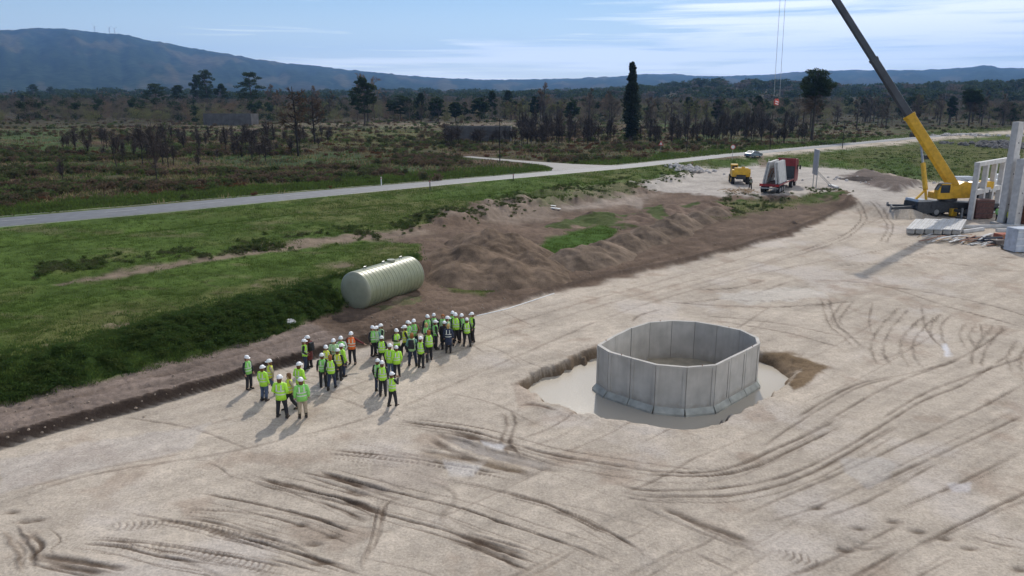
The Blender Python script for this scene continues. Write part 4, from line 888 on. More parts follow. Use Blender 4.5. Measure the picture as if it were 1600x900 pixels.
for k, (y, lean, ln, nm) in enumerate([(.98, .16, 4.9, 'leftmost concrete panel leaning on the truck rack, its ribbed face outward'), (.70, .14, 5.1, 'second concrete panel from the left on the truck rack'), (-.70, -.14, 5.1, 'second concrete panel from the right on the truck rack'), (-.98, -.16, 4.6, 'rightmost pale concrete panel leaning on the truck rack')]):
    e = MB(); hgt = 2.85; rot = Matrix.Rotation(lean, 3, 'X')
    e.box((0, 0, hgt / 2), (ln, .14, hgt)); e.box((-ln / 2 + .2, (.09 if y > 0 else -.09), hgt / 2), (.3, .05, hgt - .1)); e.box((ln / 2 - .2, (.09 if y > 0 else -.09), hgt / 2), (.3, .05, hgt - .1))
    o = e.build('precast_wall', 'concrete_light', None, bevel=0); o.matrix_world = Mt @ Matrix.Translation((3.1, y, 1.245)) @ rot.to_4x4(); tag(o, nm, 'concrete wall', 'concrete panels carried upright on the truck')

# ------------------------------------------------------------------ yellow telehandler
p = hit(1154, 286); tele = empty('telehandler', (p.x, p.y, ground_z(p.x, p.y)), R(80), label='yellow telehandler seen from behind, parked left of the loaded truck', cat='telehandler')
tele.scale = (1.18,) * 3
for x in (-1.4, 1.4):
    for s_ in (-1, 1): wheel(tele, x, s_ * 1.0, .58, .45, s_, 'crane_yellow')
b = MB(); b.prism([(-2.3, .75), (2.0, .75), (2.1, 1.1), (.9, 1.25), (-.5, 1.35), (-2.2, 1.5), (-2.4, 1.2)], -.62, .62); o = b.build('chassis', 'crane_dark', tele); fix_normals(o.data)
b = MB(); b.prism([(-2.2, 1.1), (-.3, 1.1), (-.5, 2.0), (-2.1, 2.15), (-2.45, 1.7)], -1.22, -.2); b.box((-1.3, .85, 1.55), (2.0, .7, .9), taper=.92); b.box((-2.1, 0, 1.85), (.7, 2.1, .9), taper=.85); o = b.build('engine_cover', 'crane_yellow', tele); fix_normals(o.data)
b = MB(); b.prism([(-.2, 1.2), (1.3, 1.2), (1.25, 1.9), (.9, 2.6), (-.15, 2.6)], .25, 1.15); o = b.build('cab', 'crane_yellow', tele); fix_normals(o.data)
MB().box((.5, 1.16, 2.0), (1.0, .03, .8)).build('cab_window', 'glass', tele); MB().box((-.19, .7, 2.15), (.03, .7, .6)).build('cab_window', 'glass', tele)
MB().bar((-2.2, -.25, 2.25), (3.2, -.25, 1.35), .42, .42).build('boom', 'crane_yellow', tele)
b = MB(); b.box((3.4, -.2, .95), (.12, 1.5, .9)); b.box((4.0, -.6, .5), (1.2, .12, .06)); b.box((4.0, .2, .5), (1.2, .12, .06)); b.build('fork_carriage', 'crane_dark', tele)

# ------------------------------------------------------------------ billboard on posts
p = hit(1271, 292); sgn = empty('site_board', (p.x, p.y, ground_z(p.x, p.y)), R(80), label='tall grey site signboard seen almost edge on, propped by slanting poles', cat='signboard')
MB().box((0, 0, 3.9), (3.4, .08, 3.9)).build('panel', 'sign_grey', sgn)
b = MB(); 
for x in (-1.5, 0, 1.5): b.box((x, -.08, 3.9), (.07, .06, 3.8))
b.build('frame', 'steel', sgn)
for x in (-1.2, 1.2): MB().bar((x, -.13, -.2), (x, -.13, 5.8), .12).build('post', 'steel', sgn); MB().bar((x, -.13, 2.6), (x + .3, -3.0, -.1), .08).build('prop', 'steel', sgn)
MB().box((0, -3.0, .12), (3.4, .7, .4), rz=.1).build('ballast_block', 'concrete_light', sgn)

# ------------------------------------------------------------------ crane
CY = 97.0
def cpt(px, py, Y): return atd(px, py, Y)
cb = hit(1462, 338); cx, cy = atd(1462, 338, 97.5).x, 97.5
crane = empty('mobile_crane', (cx, cy, 0), R(8), label='yellow mobile telescopic crane with long raised boom and dark carrier', cat='crane')
Mi = (Matrix.Translation(crane.location) @ Matrix.Rotation(R(8), 4, 'Z')).inverted()
car_ = MB(); car_.prism([(-3.6, .5), (7.8, .6), (7.8, 1.55), (2.6, 1.75), (-1.0, 1.95), (-3.7, 1.95), (-3.9, 1.2)], -1.35, 1.35); o = car_.build('carrier', 'crane_dark', crane, bevel=.05)
for c_, d_ in (((-2.9, -1.36, 1.1), (1.7, .12, 1.3)), ((-1.0, -1.37, 1.35), (1.7, .1, .5)), ((3.5, -1.37, 1.25), (3, .1, .5))): MB().box(c_, d_).build('side_locker', 'crane_dark', crane, bevel=.03)
b = MB(); b.prism([(-3.75, 1.96), (-1.9, 1.96), (-1.95, 2.15), (-3.65, 2.25)], -1.3, 1.3); b.build('driver_cab_roof', 'silver_paint', crane)
MB().box((-3.93, 0, 1.6), (.06, 2.2, .55)).build('windscreen', 'glass', crane)
for x in (-2.6, -1.0, 1.6, 3.2, 4.8, 6.4):
    for s_ in (-1, 1): wheel(crane, x, s_ * 1.12, .62, .45, s_)
for x, ext in ((-2.2, 0), (6.9, 0)):
    pass
# outriders: one long beam reaches out left, others out to the sides
def outrigger(a, e):
    a = Vector(a); e = Vector(e); o = MB().bar(a, e, .3, .32).build('outrigger_beam', 'crane_dark', crane)
    MB().bar(e + Vector((0, 0, .45)), Vector((e.x, e.y, .12)), .2).build('outrigger_jack', 'steel', o); MB().box((e.x, e.y, .09), (.95, .95, .12)).build('outrigger_pad', 'black_plastic', o)
outrigger((-3.5, -.6, 1.25), (-7.0, -.75, 1.15)); outrigger((1.1, -1.2, .95), (1.1, -3.2, .9)); outrigger((1.1, 1.2, .95), (1.1, 3.4, .9)); outrigger((7.4, -1.2, .95), (7.4, -3.0, .9)); outrigger((-3.4, .8, 1.2), (-5.5, 2.2, 1.1))
MB().box((1.1, -1.65, .62), (.75, .5, .95)).build('outrigger_box', 'crane_yellow', crane)
MB().tube([(1.3, 0, 1.9), (1.3, 0, 2.25)], 1.15, 24).build('slew_ring', 'crane_dark', crane)
b = MB(); b.prism([(-1.4, 2.3), (4.2, 2.3), (4.3, 3.1), (3.6, 4.3), (2.6, 4.4), (1.6, 3.9), (.2, 3.75), (-.2, 3.3), (-1.4, 3.1)], -1.1, .25); o = b.build('superstructure', 'crane_yellow', crane, bevel=.04)
b = MB(); b.prism([(1.4, 2.3), (4.2, 2.3), (4.3, 3.1), (3.6, 4.3), (2.6, 4.4)], .3, 1.2); b.build('side_frame', 'crane_yellow', crane, bevel=.03)
b = MB(); b.prism([(-1.55, 2.35), (.25, 2.35), (.2, 4.25), (-1.1, 4.3), (-1.6, 3.5)], -1.95, -1.12); o = b.build('operator_cab', 'crane_yellow', crane, bevel=.04)
MB().box((-.65, -1.965, 3.65), (1.25, .04, 1.0)).build('cab_window', 'glass', o); MB().box((-1.42, -1.53, 3.85), (.04, .7, .8), rot=Matrix.Rotation(R(30), 3, 'Y')).build('cab_window', 'glass', o); MB().box((-.6, -1.53, 4.33), (1.3, .8, .08)).build('cab_roof', 'silver_paint', o)
b = MB(); b.box((5.4, -.1, 2.55), (1.6, 2.5, .55)); b.box((5.4, -.1, 3.12), (1.6, 2.5, .52)); b.build('counterweight', 'crane_dark', crane, bevel=.05)
MB().tube([(4.9, -1.0, 3.8), (4.9, .8, 3.8)], .5, 16).build('winch_drum', 'steel', crane); b = MB(); b.box((5.9, -.1, 3.9), (1.9, 1.9, .9)); b.build('winch_housing', 'crane_yellow', crane, bevel=.05)
# boom
BP = Mi @ Vector((cpt(1486, 284, 97.9)))          # pivot
TIPW = Vector((36.6, 108.5, 36.8)); BT = Mi @ TIPW
bd = (BT - BP).normalized(); Lb = (BT - BP).length
def section(name, s0, s1, w_, m, collar=True, parent=crane):
    a = BP + bd * s0; e = BP + bd * s1
    r = bd.cross(Vector((0, 0, 1))).normalized(); u = r.cross(bd).normalized()
    prof = [(-.5, .5), (.5, .5), (.5, -.2), (.32, -.5), (-.32, -.5), (-.5, -.2)]
    P = [q + r * (x * w_) + u * (y * w_ * 1.2) for q in (a, e) for x, y in prof]; n = 6
    o = MB().add(P, [tuple(range(n))[::-1], tuple(range(n, 2 * n))] + [(i, (i + 1) % n, n + (i + 1) % n, n + i) for i in range(n)]); ob = o.build(name, m, parent); fix_normals(ob.data)
    if collar:
        c = MB(); P = [q + r * (x * w_ * 1.18) + u * (y * w_ * 1.36) for q in (e - bd * .35, e + bd * .02) for x, y in prof]
        c.add(P, [tuple(range(n))[::-1], tuple(range(n, 2 * n))] + [(i, (i + 1) % n, n + (i + 1) % n, n + i) for i in range(n)]); oc = c.build('collar', m, ob); fix_normals(oc.data)
    return ob
def s_at(py):   # distance along the boom that meets this photo row
    best = min(np.linspace(0, Lb, 900), key=lambda s: abs(float(proj(*(Mi.inverted() @ (BP + bd * s)))[1]) - py)); return float(best)
s1, s2 = s_at(180), s_at(92)
b0 = section('boom_base_section', -.6, s1, 1.12, 'crane_yellow'); b1 = section('boom_section', s1 - .3, s2, .88, 'boom_grey'); b2 = section('boom_section', s2 - .3, (s2 + Lb) / 2 + 2, .76, 'boom_grey'); b3 = section('boom_section', (s2 + Lb) / 2 + 1.7, Lb, .64, 'boom_grey', False)
r_ = bd.cross(Vector((0, 0, 1))).normalized(); u_ = r_.cross(bd).normalized()
hd = MB(); hd.box(tuple(BT + bd * .3), (.9, .8, 1.0)); ho = hd.build('boom_head', 'crane_yellow', crane)
MB().tube([BT - r_ * .3 + bd * .5, BT + r_ * .3 + bd * .5], .35, 14).build('sheave', 'steel', ho)
# luffing cylinder
C0 = Mi @ atd(1446, 296, 96.9); C1 = BP + bd * s_at(222) - u_ * .6; Cm = C0 + (C1 - C0) * .58
b = MB(); b.tube([C0, Cm], .30, 12); b.build('luffing_cylinder', 'crane_yellow', crane); MB().tube([Cm, C1], .15, 10).build('cylinder_rod', 'steel', crane)
b = MB(); b.bar(Mi @ atd(1430, 312, 96.6), C0, .22); b.bar(Mi @ atd(1447, 312, 96.6), C0, .22); b.build('cylinder_bracket', 'crane_yellow', crane)
# clamp boxes and hose reel along the yellow section
for py in (205, 240): q = BP + bd * s_at(py) - u_ * .85; MB().box(tuple(q), (.5, .5, .5)).build('hose_reel', 'crane_dark', b0)
# ropes and hook block
HK = Mi @ atd(1213, 160, 108.0); tipr = BT + bd * .4
for dx in (-.42, .42): MB().tube([tipr + Vector((dx * .8, 0, 0)), HK + Vector((dx, 0, .8))], .028, 5).build('hoist_rope', 'steel', crane)
hb = MB(); hb.prism([(-.5, -.7), (.5, -.7), (.62, .3), (.4, .9), (-.4, .9), (-.62, .3)], -.28, .28); hk = hb.build('hook_block', 'hook_red', crane, loc=HK); hk.scale = (.54,) * 3; fix_normals(hk.data)
for z in (-.35, .2): MB().box((0, -.30, z), (.9, .02, .24), rot=Matrix.Rotation(R(20), 3, 'Y')).build('stripe', 'white_paint', hk)
MB().tube([(0, 0, -.7), (0, 0, -1.1), (.22, 0, -1.35), (.15, 0, -1.62), (-.12, 0, -1.66), (-.25, 0, -1.45)], [.09, .08, .09, .09, .07, .03], 8).build('hook', 'crane_dark', hk)

# ------------------------------------------------------------------ precast frame, columns and building materials
fr = atd(1513, 342, 94.0); fv = Vector((66.0 - 57.0, 102 - 94.0, 0)); FL = fv.length
frame = empty('portal_structure', (fr.x + .2, 94, 0), math.atan2(fv.y, fv.x), label='low frame of pale concrete columns joined by two beams beside the crane', cat='building frame')
for x in (0, 3.2, 6.4, 9.6, 12.2):
    MB().box((x, 0, 3.3), (.62, .55, 6.6)).build('column', 'concrete_light', frame, bevel=.02)
MB().box((6.1, 0, 6.86), (13.0, .62, .5)).build('top_beam', 'concrete_light', frame, bevel=.02)
for x0, x1 in ((.32, 2.88), (3.52, 6.08), (6.72, 9.28), (9.92, 11.88)): MB().box(((x0 + x1) / 2, 0, 3.35), (x1 - x0, .5, .62)).build('lower_beam', 'concrete_light', frame, bevel=.02)
def column(px, py, h, w_, label, rz=.4):
    x, y = at(px, py, 0); e = empty('concrete_column', (x, y, 0), rz, label=label, cat='concrete column')
    MB().box((0, 0, h / 2), (w_, w_ * .8, h)).build('shaft', 'concrete_light', e, bevel=.03); MB().box((0, 0, .12), (w_ * 1.9, w_ * 1.8, .24)).build('base_block', 'concrete', e)
    for z in (h * .33, h * .66): MB().box((w_ / 2 + .14, 0, z), (.30, w_ * .6, .45)).build('corbel', 'concrete_light', e)
    for z in (h * .2, h * .5, h * .8): MB().box((0, -w_ * .4 - .004, z), (.16, .02, .16)).build('socket', 'crane_dark', e)
column(1566, 350, 12.1, 1.0, 'tallest pale concrete column, rising above the horizon at the right')
column(1583, 353, 7.9, 1.15, 'shorter broad concrete column just right of the tallest one')
column(1606, 350, 8.1, 1.1, 'concrete column cut by the right edge of the photo')
# stacked double slabs
sl0 = [at(1437, 366), at(1452, 369), at(1468, 369), at(1482, 368), at(1496, 366)]
for k in range(6):
    px, py, ln = 1421 + 14.3 * k, 366.5 + .3 * k, (8.2, 8.8, 8.5, 9, 9.3, 8.9)[k]
    x, y = at(px, py); rz = R(56); e = empty('concrete_slab', (x + .28 * ln, y + .41 * ln, 0), rz, group='long ribbed concrete slabs laid side by side', cat='concrete slab',
        label=['leftmost long ribbed concrete slab lying in front of the crane', 'second concrete slab from the left of the row in front of the crane', 'third concrete slab from the left in the row in front of the crane', 'fourth concrete slab from the left in the row before the crane', 'fifth concrete slab from the left, next to the last one', 'rightmost concrete slab of the row, beside the timber pile'][k])
    MB().box((0, 0, .62), (ln, .83, .12)).build('deck', 'concrete_light', e); 
    MB().box((0, 0, .31), (ln - .12, .80, .47)).build('core', 'concrete', e, bevel=.06)
    for s_ in (-.2, .2): MB().box((0, s_, .695), (ln - .3, .05, .03)).build('rib', 'concrete', e)
    for x_ in (-ln * .35, ln * .35): MB().box((x_, 0, .035), (.2, .8, .07)).build('sleeper', 'wood', e)
# timber and steel offcuts
b = MB(); c = hit(1508, 378)
tp = empty('timber_pile', (c.x, c.y, 0), label='untidy pile of pale planks, props and dark pipes in front of the columns', cat='timber pile')
for k in range(46):
    a = R(random.gauss(35, 14)); l = random.uniform(1.5, 4.2); x, y = random.gauss(0, 1.9), random.gauss(0, .9); z = random.uniform(.06, .55); d = Vector((math.cos(a), math.sin(a), random.uniform(-.05, .05))) * l / 2
    MB().bar(Vector((x, y, z)) - d, Vector((x, y, z)) + d, random.uniform(.08, .2), .05).build('plank', random.choice(['wood', 'concrete_light', 'white_paint', 'rust', 'steel']), tp)
for k in range(12):
    a = R(random.gauss(10, 10)); x, y = 2.6 + random.gauss(0, .8), random.gauss(.2, .5); z = random.uniform(.1, .5); d = Vector((math.cos(a), math.sin(a), 0)) * 1.2
    MB().tube([Vector((x, y, z)) - d, Vector((x, y, z)) + d], .07, 6).build('pipe', random.choice(['navy_cloth', 'black_plastic']), tp)
def crate(px, py, d, m, name, label, cat, rz=.3, slat=None):
    x, y = at(px, py); e = empty(name, (x, y, 0), rz, label=label, cat=cat)
    MB().box((0, 0, d[2] / 2 + .1), d).build('body', m, e, bevel=.04)
    for s_ in (-1, 1): MB().box((s_ * d[0] * .35, 0, .05), (.15, d[1], .1)).build('skid', 'wood', e)
    if slat:
        for z in (.3, .6, .9): MB().box((0, -d[1] / 2 - .012, z * d[2] + .05), (d[0] * .98, .02, .05)).build('strap', slat, e)
    return e
crate(1592, 393, (2.2, 1.6, 2.3), 'tarp_blue', 'site_container', 'pale blue tarp-wrapped pallet load at the right edge of the photo', 'wrapped pallet', .1, 'white_paint')
crate(1530, 341, (2.4, 1.6, 2.3), 'machine_red', 'site_shed', 'dull red machine body standing inside the low concrete frame', 'machine', .1, 'crane_dark')
crate(1601, 352, (1.6, 2.4, 3.8), 'rust', 'rusty_bin', 'rust orange bin behind the columns at the right edge', 'bin', .2, 'brick_red')
crate(1555, 333, (2.2, 1.4, 1.1), 'concrete_light', 'pallet_stack', 'low stack of white boards between the frame and the tallest column', 'pallet stack', .2)
crate(1560, 383, (1.4, .7, .45), 'bark_pale', 'wooden_crate', 'small brown crate on the sand below the columns', 'crate', .2)
crate(1573, 390, (1.0, .6, .35), 'black_plastic', 'plastic_crate', 'small black box on the sand near the pale blue wrapped pallet', 'crate', -.1)
crate(1578, 373, (3.2, 1.2, .5), 'brick_red', 'brick_stack', 'low stack of reddish bricks behind the pale blue wrapped pallet', 'brick stack', .15, 'wood')
for k, (px, py, l, rz, lab) in enumerate([(1535, 356, 9, .05, 'long grey beam lying on the ground at the foot of the columns'), (1520, 362, 4, .5, 'short concrete beam lying just behind the timber pile'), (1540, 372, 3.5, .7, 'pale slanting plank lying right of the timber pile'), (1590, 362, 5, .02, 'grey beam lying behind the red brick stack')]):
    x, y = at(px, py); tag(MB().box((0, 0, .18), (l, .35, .34)).build('loose_beam', 'concrete_light', None, loc=(x, y, 0), rot=(0, 0, rz), bevel=.02), lab, 'beam')
for (px, py, lab) in [(855, 322, 'white plank lying on the bare earth above the dirt heap'), (868, 327, 'short white plank lying right of the longer one on bare earth')]:
    p = hit(px, py); tag(MB().box((0, 0, .12), (2.6 if px < 860 else 1.4, .35, .1)).build('plank', 'white_paint', None, loc=p, rot=(0, 0, R(-38))), lab, 'plank')
p = hit(452, 504); tag(MB().rock((0, 0, .1), .42, .4).build('stone', 'concrete_light', None, loc=p), 'pale flat stone half sunk at the foot of the grass bank', 'stone')
p = hit(748, 491)
b = MB(); L = [at(x, y) for x, y in [(745, 494), (790, 484), (830, 471), (866, 459)]]
b.tube([(x, y, ground_z(x, y) + .03) for x, y in L], .035, 6); tag(b.build('pipe', 'white_paint'), 'thin white pipe lying along the edge between track and sand', 'pipe')

# ------------------------------------------------------------------ road signs, posts, poles
def pole_obj(px, py, h, rad, m, label, cat, lean=0, z=None, name='pole'):
    p = hit(px, py); o = MB().tube([(0, 0, -.3), (0, 0, h * .5), (lean, 0, h)], [rad, rad * .9, rad * .7], 7).build(name, m, None, loc=p); return tag(o, label, cat)
p = hit(1144, 249); s_ = empty('road_sign', p, R(-20), label='round red and white road sign on a post beside the road, left of the car', cat='road sign')
MB().tube([(0, 0, -.2), (0, 0, 2.7)], .04, 8).build('post', 'steel', s_); MB().tube([(0, -.05, 2.6), (0, -.09, 2.6)], .5, 24).build('sign_face', 'sign_red', s_); MB().tube([(0, -.092, 2.6), (0, -.10, 2.6)], .38, 24).build('sign_centre', 'white_paint', s_)
p = hit(1040, 243); p.y += 6; s_ = empty('road_sign', p, R(-20), label='triangular red edged road sign standing in the scrub beyond the road', cat='road sign')
MB().tube([(0, 0, -.2), (0, 0, 2.3)], .04, 8).build('post', 'steel', s_); MB().prism([(-.6, 1.9), (.6, 1.9), (0, 2.95)], -.09, -.05).build('sign_face', 'sign_red', s_); MB().prism([(-.36, 2.03), (.36, 2.03), (0, 2.66)], -.10, -.092).build('sign_centre', 'white_paint', s_)
for px, py, h, m, lab in [(596, 290, 1.3, 'white_paint', 'white marker post on the far verge of the road'), (672, 298, 1.5, 'crane_dark', 'dark marker post on the near verge, at the middle of the road'), (1081, 264, 1.4, 'crane_dark', 'dark marker post by the road just above the pale stone pile'), (1201, 256, 1.0, 'white_paint', 'white marker post between the car and the lorry cab'), (802, 282, 1.1, 'crane_dark', 'short dark marker post on the near verge below the junction')]:
    p = hit(px, py); e = empty('marker_post', p, label=lab, cat='marker post'); MB().box((0, 0, h / 2 - .1), (.14, .06, h + .2)).build('post', m, e); MB().box((0, -.034, h - .2), (.10, .01, .16)).build('reflector', 'sign_red', e)
for px, py, h, r0, lab in [(781, 252, 8.6, .11, 'thin dark utility pole standing just behind the side road'), (1073, 236, 8, .11, 'thin dark pole in the scrub left of the eucalyptus road bend'), (1203, 234, 9, .10, 'thin dark pole in the scrub right behind the car'), (1316, 232, 7, .10, 'thin dark pole between the umbrella pine and the crane boom')]:
    p = hit(px, py); e = empty('utility_pole', p, label=lab, cat='utility pole'); MB().tube([(0, 0, -.3), (0, 0, h)], [r0, r0 * .7], 7).build('pole', 'burnt', e); MB().bar((-.6, 0, h - .4), (.6, 0, h - .4), .08).build('crossarm', 'burnt', e)

# ------------------------------------------------------------------ far block walls and houses
def block_shed(pxa, pxb, pyb, pyt, label, m):
    a = hit(pxa, pyb); c = hit(pxb, pyb); Y = (a.y + c.y) / 2; a = atd(pxa, pyb, Y); c = atd(pxb, pyb, Y); L = c.x - a.x
    z0 = min(a.z, ground_z(a.x, Y)) - .6; zt = atd(pxa, pyt, Y).z; e = empty('block_building', ((a.x + c.x) / 2, Y, z0), R(-3), label=label, cat='building'); h = zt - z0
    MB().box((0, 0, h / 2), (L, .3, h)).build('front_wall', m, e); MB().box((0, 8, h / 2), (L, .3, h)).build('back_wall', m, e)
    for s_ in (-1, 1): MB().box((s_ * (L / 2 - .152), 4, h / 2), (.3, 7.69, h - .01)).build('side_wall', m, e)
    for k in range(7): MB().box((-L / 2 + L * (k + .5) / 7, -.17, h / 2), (.3, .05, h - .02)).build('pilaster', m, e)
    MB().box((0, 0, h + .08), (L + .1, .4, .15)).build('coping', 'crane_dark', e)
block_shed(318, 394, 196, 178, 'low grey block walled shed beneath the tall pine at the left', 'block_grey')
block_shed(698, 798, 220, 198, 'dark roofless block building in the scrub beyond the side road', 'block_grey')
def house(px, py, w_, h, m, label):
    p = hit(px, py); e = empty('house', p, R(random.uniform(-20, 20)), label=label, cat='house')
    MB().box((0, 0, h / 2), (w_, w_ * .7, h)).build('wall', m, e); r = MB(); r.prism([(-w_ / 2 - .4, h + .02), (w_ / 2 + .4, h + .02), (0, h + w_ * .25)], -w_ * .4, w_ * .4); r.build('roof', 'roof_tile', e)
    for x in (-.3, 0, .3): MB().box((x * w_, -w_ * .35 - .02, h * .55), (1.1, .06, 1.3)).build('window', 'glass', e)
house(296, 160, 9, 5, 'white_paint', 'small white house showing between the pines at the left')

# ------------------------------------------------------------------ wind turbines on the ridge
tb = []
for px, py, h in [(149, 51, 95), (172, 53, 100), (180, 54, 92)]:
    Y = 7000; p = atd(px, py + 2, Y); base_z = p.z - 20; lab = {149: 'leftmost of the three wind turbines on the mountain ridge', 172: 'middle and tallest wind turbine on the mountain ridge', 180: 'rightmost of the three wind turbines on the mountain ridge'}[px]
    e = empty('wind_turbine', (p.x, Y, base_z), label=lab, cat='wind turbine', group='wind turbines on the mountain ridge'); H_ = h * .62 + 20
    MB().tube([(0, 0, 0), (0, 0, H_)], [3.6, 2.4], 10).build('tower', 'white_paint', e); MB().box((0, 1, H_ + 1), (4, 10, 4)).build('nacelle', 'white_paint', e)
    for k in range(3):
        a = R(90 + 120 * k + px); MB().bar((0, -5, H_ + 1), (math.cos(a) * 34, -5, H_ + 1 + math.sin(a) * 34), 2.6, 1.2).build('blade', 'white_paint', e)

# ------------------------------------------------------------------ people
def skin_body(verts, edges, radii, fingers):
    me = bpy.data.meshes.new('body_base'); me.from_pydata(verts, edges, []); o = bpy.data.objects.new('tmp', me); col.objects.link(o)
    o.modifiers.new('s', 'SKIN'); sv = me.skin_vertices[0].data
    for i, r in enumerate(radii): sv[i].radius = r if isinstance(r, tuple) else (r, r)
    sv[0].use_root = True
    m = o.modifiers.new('u', 'SUBSURF'); m.levels = 1; m.render_levels = 1
    dg = bpy.context.evaluated_depsgraph_get(); dg.update(); r = bpy.data.meshes.new_from_object(o.evaluated_get(dg)); bpy.data.objects.remove(o)
    bm = bmesh.new(); bm.from_mesh(r)
    f = fingers.mesh('f'); bm.from_mesh(f); bmesh.ops.recalc_face_normals(bm, faces=bm.faces); bm.to_mesh(r); bm.free(); r.name = 'body'
    for p in r.polygons: p.use_smooth = True
    r.materials.clear(); r.materials.append(M['skin']); return r
# pose: left/right (elbow, wrist), left/right (knee, ankle)
POSES = {
 'stand': dict(arms=[((-.27, .02, 1.14), (-.27, -.08, .90)), ((.27, .02, 1.14), (.27, -.08, .90))], legs=[((-.11, -.02, .50), (-.12, .02, .09)), ((.12, -.02, .50), (.14, .03, .09))]),
 'apart': dict(arms=[((-.29, .05, 1.15), (-.20, -.13, 1.0)), ((.29, .05, 1.15), (.20, -.13, 1.0))], legs=[((-.15, -.03, .50), (-.21, .04, .09)), ((.15, -.02, .50), (.20, -.02, .09))]),
 'stride': dict(arms=[((-.27, -.10, 1.17), (-.26, -.25, .98)), ((.27, .12, 1.15), (.28, .10, .92))], legs=[((-.10, -.20, .52), (-.12, -.22, .09)), ((.11, .05, .50), (.13, .28, .13))]),
 'point': dict(arms=[((-.27, .02, 1.15), (-.30, -.02, .90)), ((.43, -.04, 1.27), (.68, -.10, 1.16))], legs=[((-.12, -.02, .50), (-.14, .03, .09)), ((.12, -.04, .50), (.16, -.06, .09))]),
 'phone': dict(arms=[((-.25, -.14, 1.20), (-.10, -.36, 1.40)), ((.25, -.14, 1.20), (.10, -.36, 1.40))], legs=[((-.11, -.08, .50), (-.14, -.10, .09)), ((.12, .03, .50), (.15, .14, .09))]),
 'folded': dict(arms=[((-.25, -.04, 1.15), (-.02, -.21, 1.14)), ((.25, -.04, 1.15), (.03, -.24, 1.19))], legs=[((-.11, -.03, .50), (-.13, .02, .09)), ((.12, .01, .50), (.15, .06, .09))]),
}
PC = {}
def pose_parts(k):
    if k in PC: return PC[k]
    P = POSES[k]; V = [(0, 0, .95), (0, 0, 1.14), (0, .0, 1.36), (0, .005, 1.47), (0, -.01, 1.55), (0, -.015, 1.65), (0, -.01, 1.74)]
    Rd = [(.13, .10), (.125, .09), (.15, .10), (.055, .055), (.062, .07), (.078, .095), (.055, .07)]; E = [(i, i + 1) for i in range(6)]
    def add(v, r, par): V.append(tuple(v)); Rd.append(r); E.append((par, len(V) - 1)); return len(V) - 1
    add((0, -.118, 1.63), .014, 5)                              # nose
    for s_ in (-1, 1): add((s_ * .085, .0, 1.64), .016, 5)      # ears
    fg = MB()
    for s_, (el, wr) in zip((-1, 1), P['arms']):
        a = add((s_ * .18, .01, 1.42), .055, 2); a = add(el, .042, a); a = add(wr, .028, a)
        d = (Vector(wr) - Vector(el)).normalized(); pl = Vector(wr) + d * .085; a = add(pl, (.038, .020), a)
        sd_ = d.cross(Vector((0, 0, 1))); sd_ = sd_.normalized() if sd_.length > .3 else Vector((0, -1, 0)); n_ = sd_.cross(d)
        for q, ln in zip((-.027, -.009, .009, .027), (.062, .078, .072, .055)):
            b0_ = pl + sd_ * q; fg.tube([b0_ - d * .01, b0_ + d * ln * .55, b0_ + d * ln * .9 + n_ * .02], [.0095, .009, .007], 5)
        fg.tube([pl - d * .05 + sd_ * .03, pl - d * .01 + sd_ * .058, pl + d * .025 + sd_ * .062], [.012, .010, .008], 5)
    for s_, (kn, an) in zip((-1, 1), P['legs']):
        a = add((s_ * .095, 0, .88), .085, 0); a = add(kn, .055, a); a = add(an, .038, a); add((an[0] + s_ * .02, an[1] - .13, an[2] - .045), .035, a)
    d = dict(body=skin_body(V, E, Rd, fg))
    for s_ in (-1, 1): pass
    # trousers
    t = MB()
    for s_, (kn, an) in zip((-1, 1), P['legs']):
        t.tube([(s_ * .07, 0, 1.0), (s_ * .098, .005, .84), tuple(Vector((s_ * .1, 0, .84)).lerp(Vector(kn), .5)), kn, tuple(Vector(kn).lerp(Vector(an), .5)), (an[0], an[1], an[2] + .03)], [.10, .115, .10, .082, .078, .068], 10)
    t.rings([(0, 0, .80, .13, .10), (0, 0, .88, .185, .125), (0, 0, 1.0, .17, .12), (0, 0, 1.06, .16, .11)], 14); d['trousers'] = t.mesh('trousers', True)
    bt = MB()
    for (kn, an), s_ in zip(P['legs'], (-1, 1)):
        bt.tube([(an[0], an[1] + .01, an[2] + .13), (an[0], an[1] + .01, an[2] - .01)], [.06, .06], 8)
        x, y, z = an; bt.add([(x + a * .052, y + b_ , z - .088 + c_) for a, b_, c_ in ((-1, .07, 0), (1, .07, 0), (1, -.20, 0), (-1, -.20, 0), (-.9, .07, .11), (.9, .07, .11), (.7, -.17, .06), (-.7, -.17, .06))], [(3, 2, 1, 0), (4, 5, 6, 7), (0, 1, 5, 4), (1, 2, 6, 5), (2, 3, 7, 6), (3, 0, 4, 7)])
    d['boots'] = bt.mesh('boots')
    def torso(z0, g, n=16): return [(0, 0, z0, .178 + g * 1.1 + max(0, .9 - z0) * .12, .122 + g + max(0, .9 - z0) * .1), (0, 0, 1.02, .172 + g, .120 + g), (0, -.005, 1.2, .180 + g, .128 + g), (0, -.005, 1.33, .198 + g, .130 + g), (0, 0, 1.42, .185 + g, .112 + g * .8), (0, .004, 1.475, .12 + g * .6, .085 + g * .5), (0, .004, 1.505, .065 + g * .4, .062 + g * .4)]
    def sleeves(mb, g, wr_=True):
        for s_, (el, wr) in zip((-1, 1), P['arms']):
            mb.tube([(s_ * .13, .01, 1.425), (s_ * .195, .01, 1.41), tuple(Vector((s_ * .2, .01, 1.40)).lerp(Vector(el), .55)), el, tuple(Vector(el).lerp(Vector(wr), .55)), wr], [.06 + g, .072 + g, .062 + g, .056 + g, .050 + g, .042 + g], 9)
    j = MB().rings(torso(.88, .0)); sleeves(j, 0); d['jumper'] = j.mesh('jumper', True)
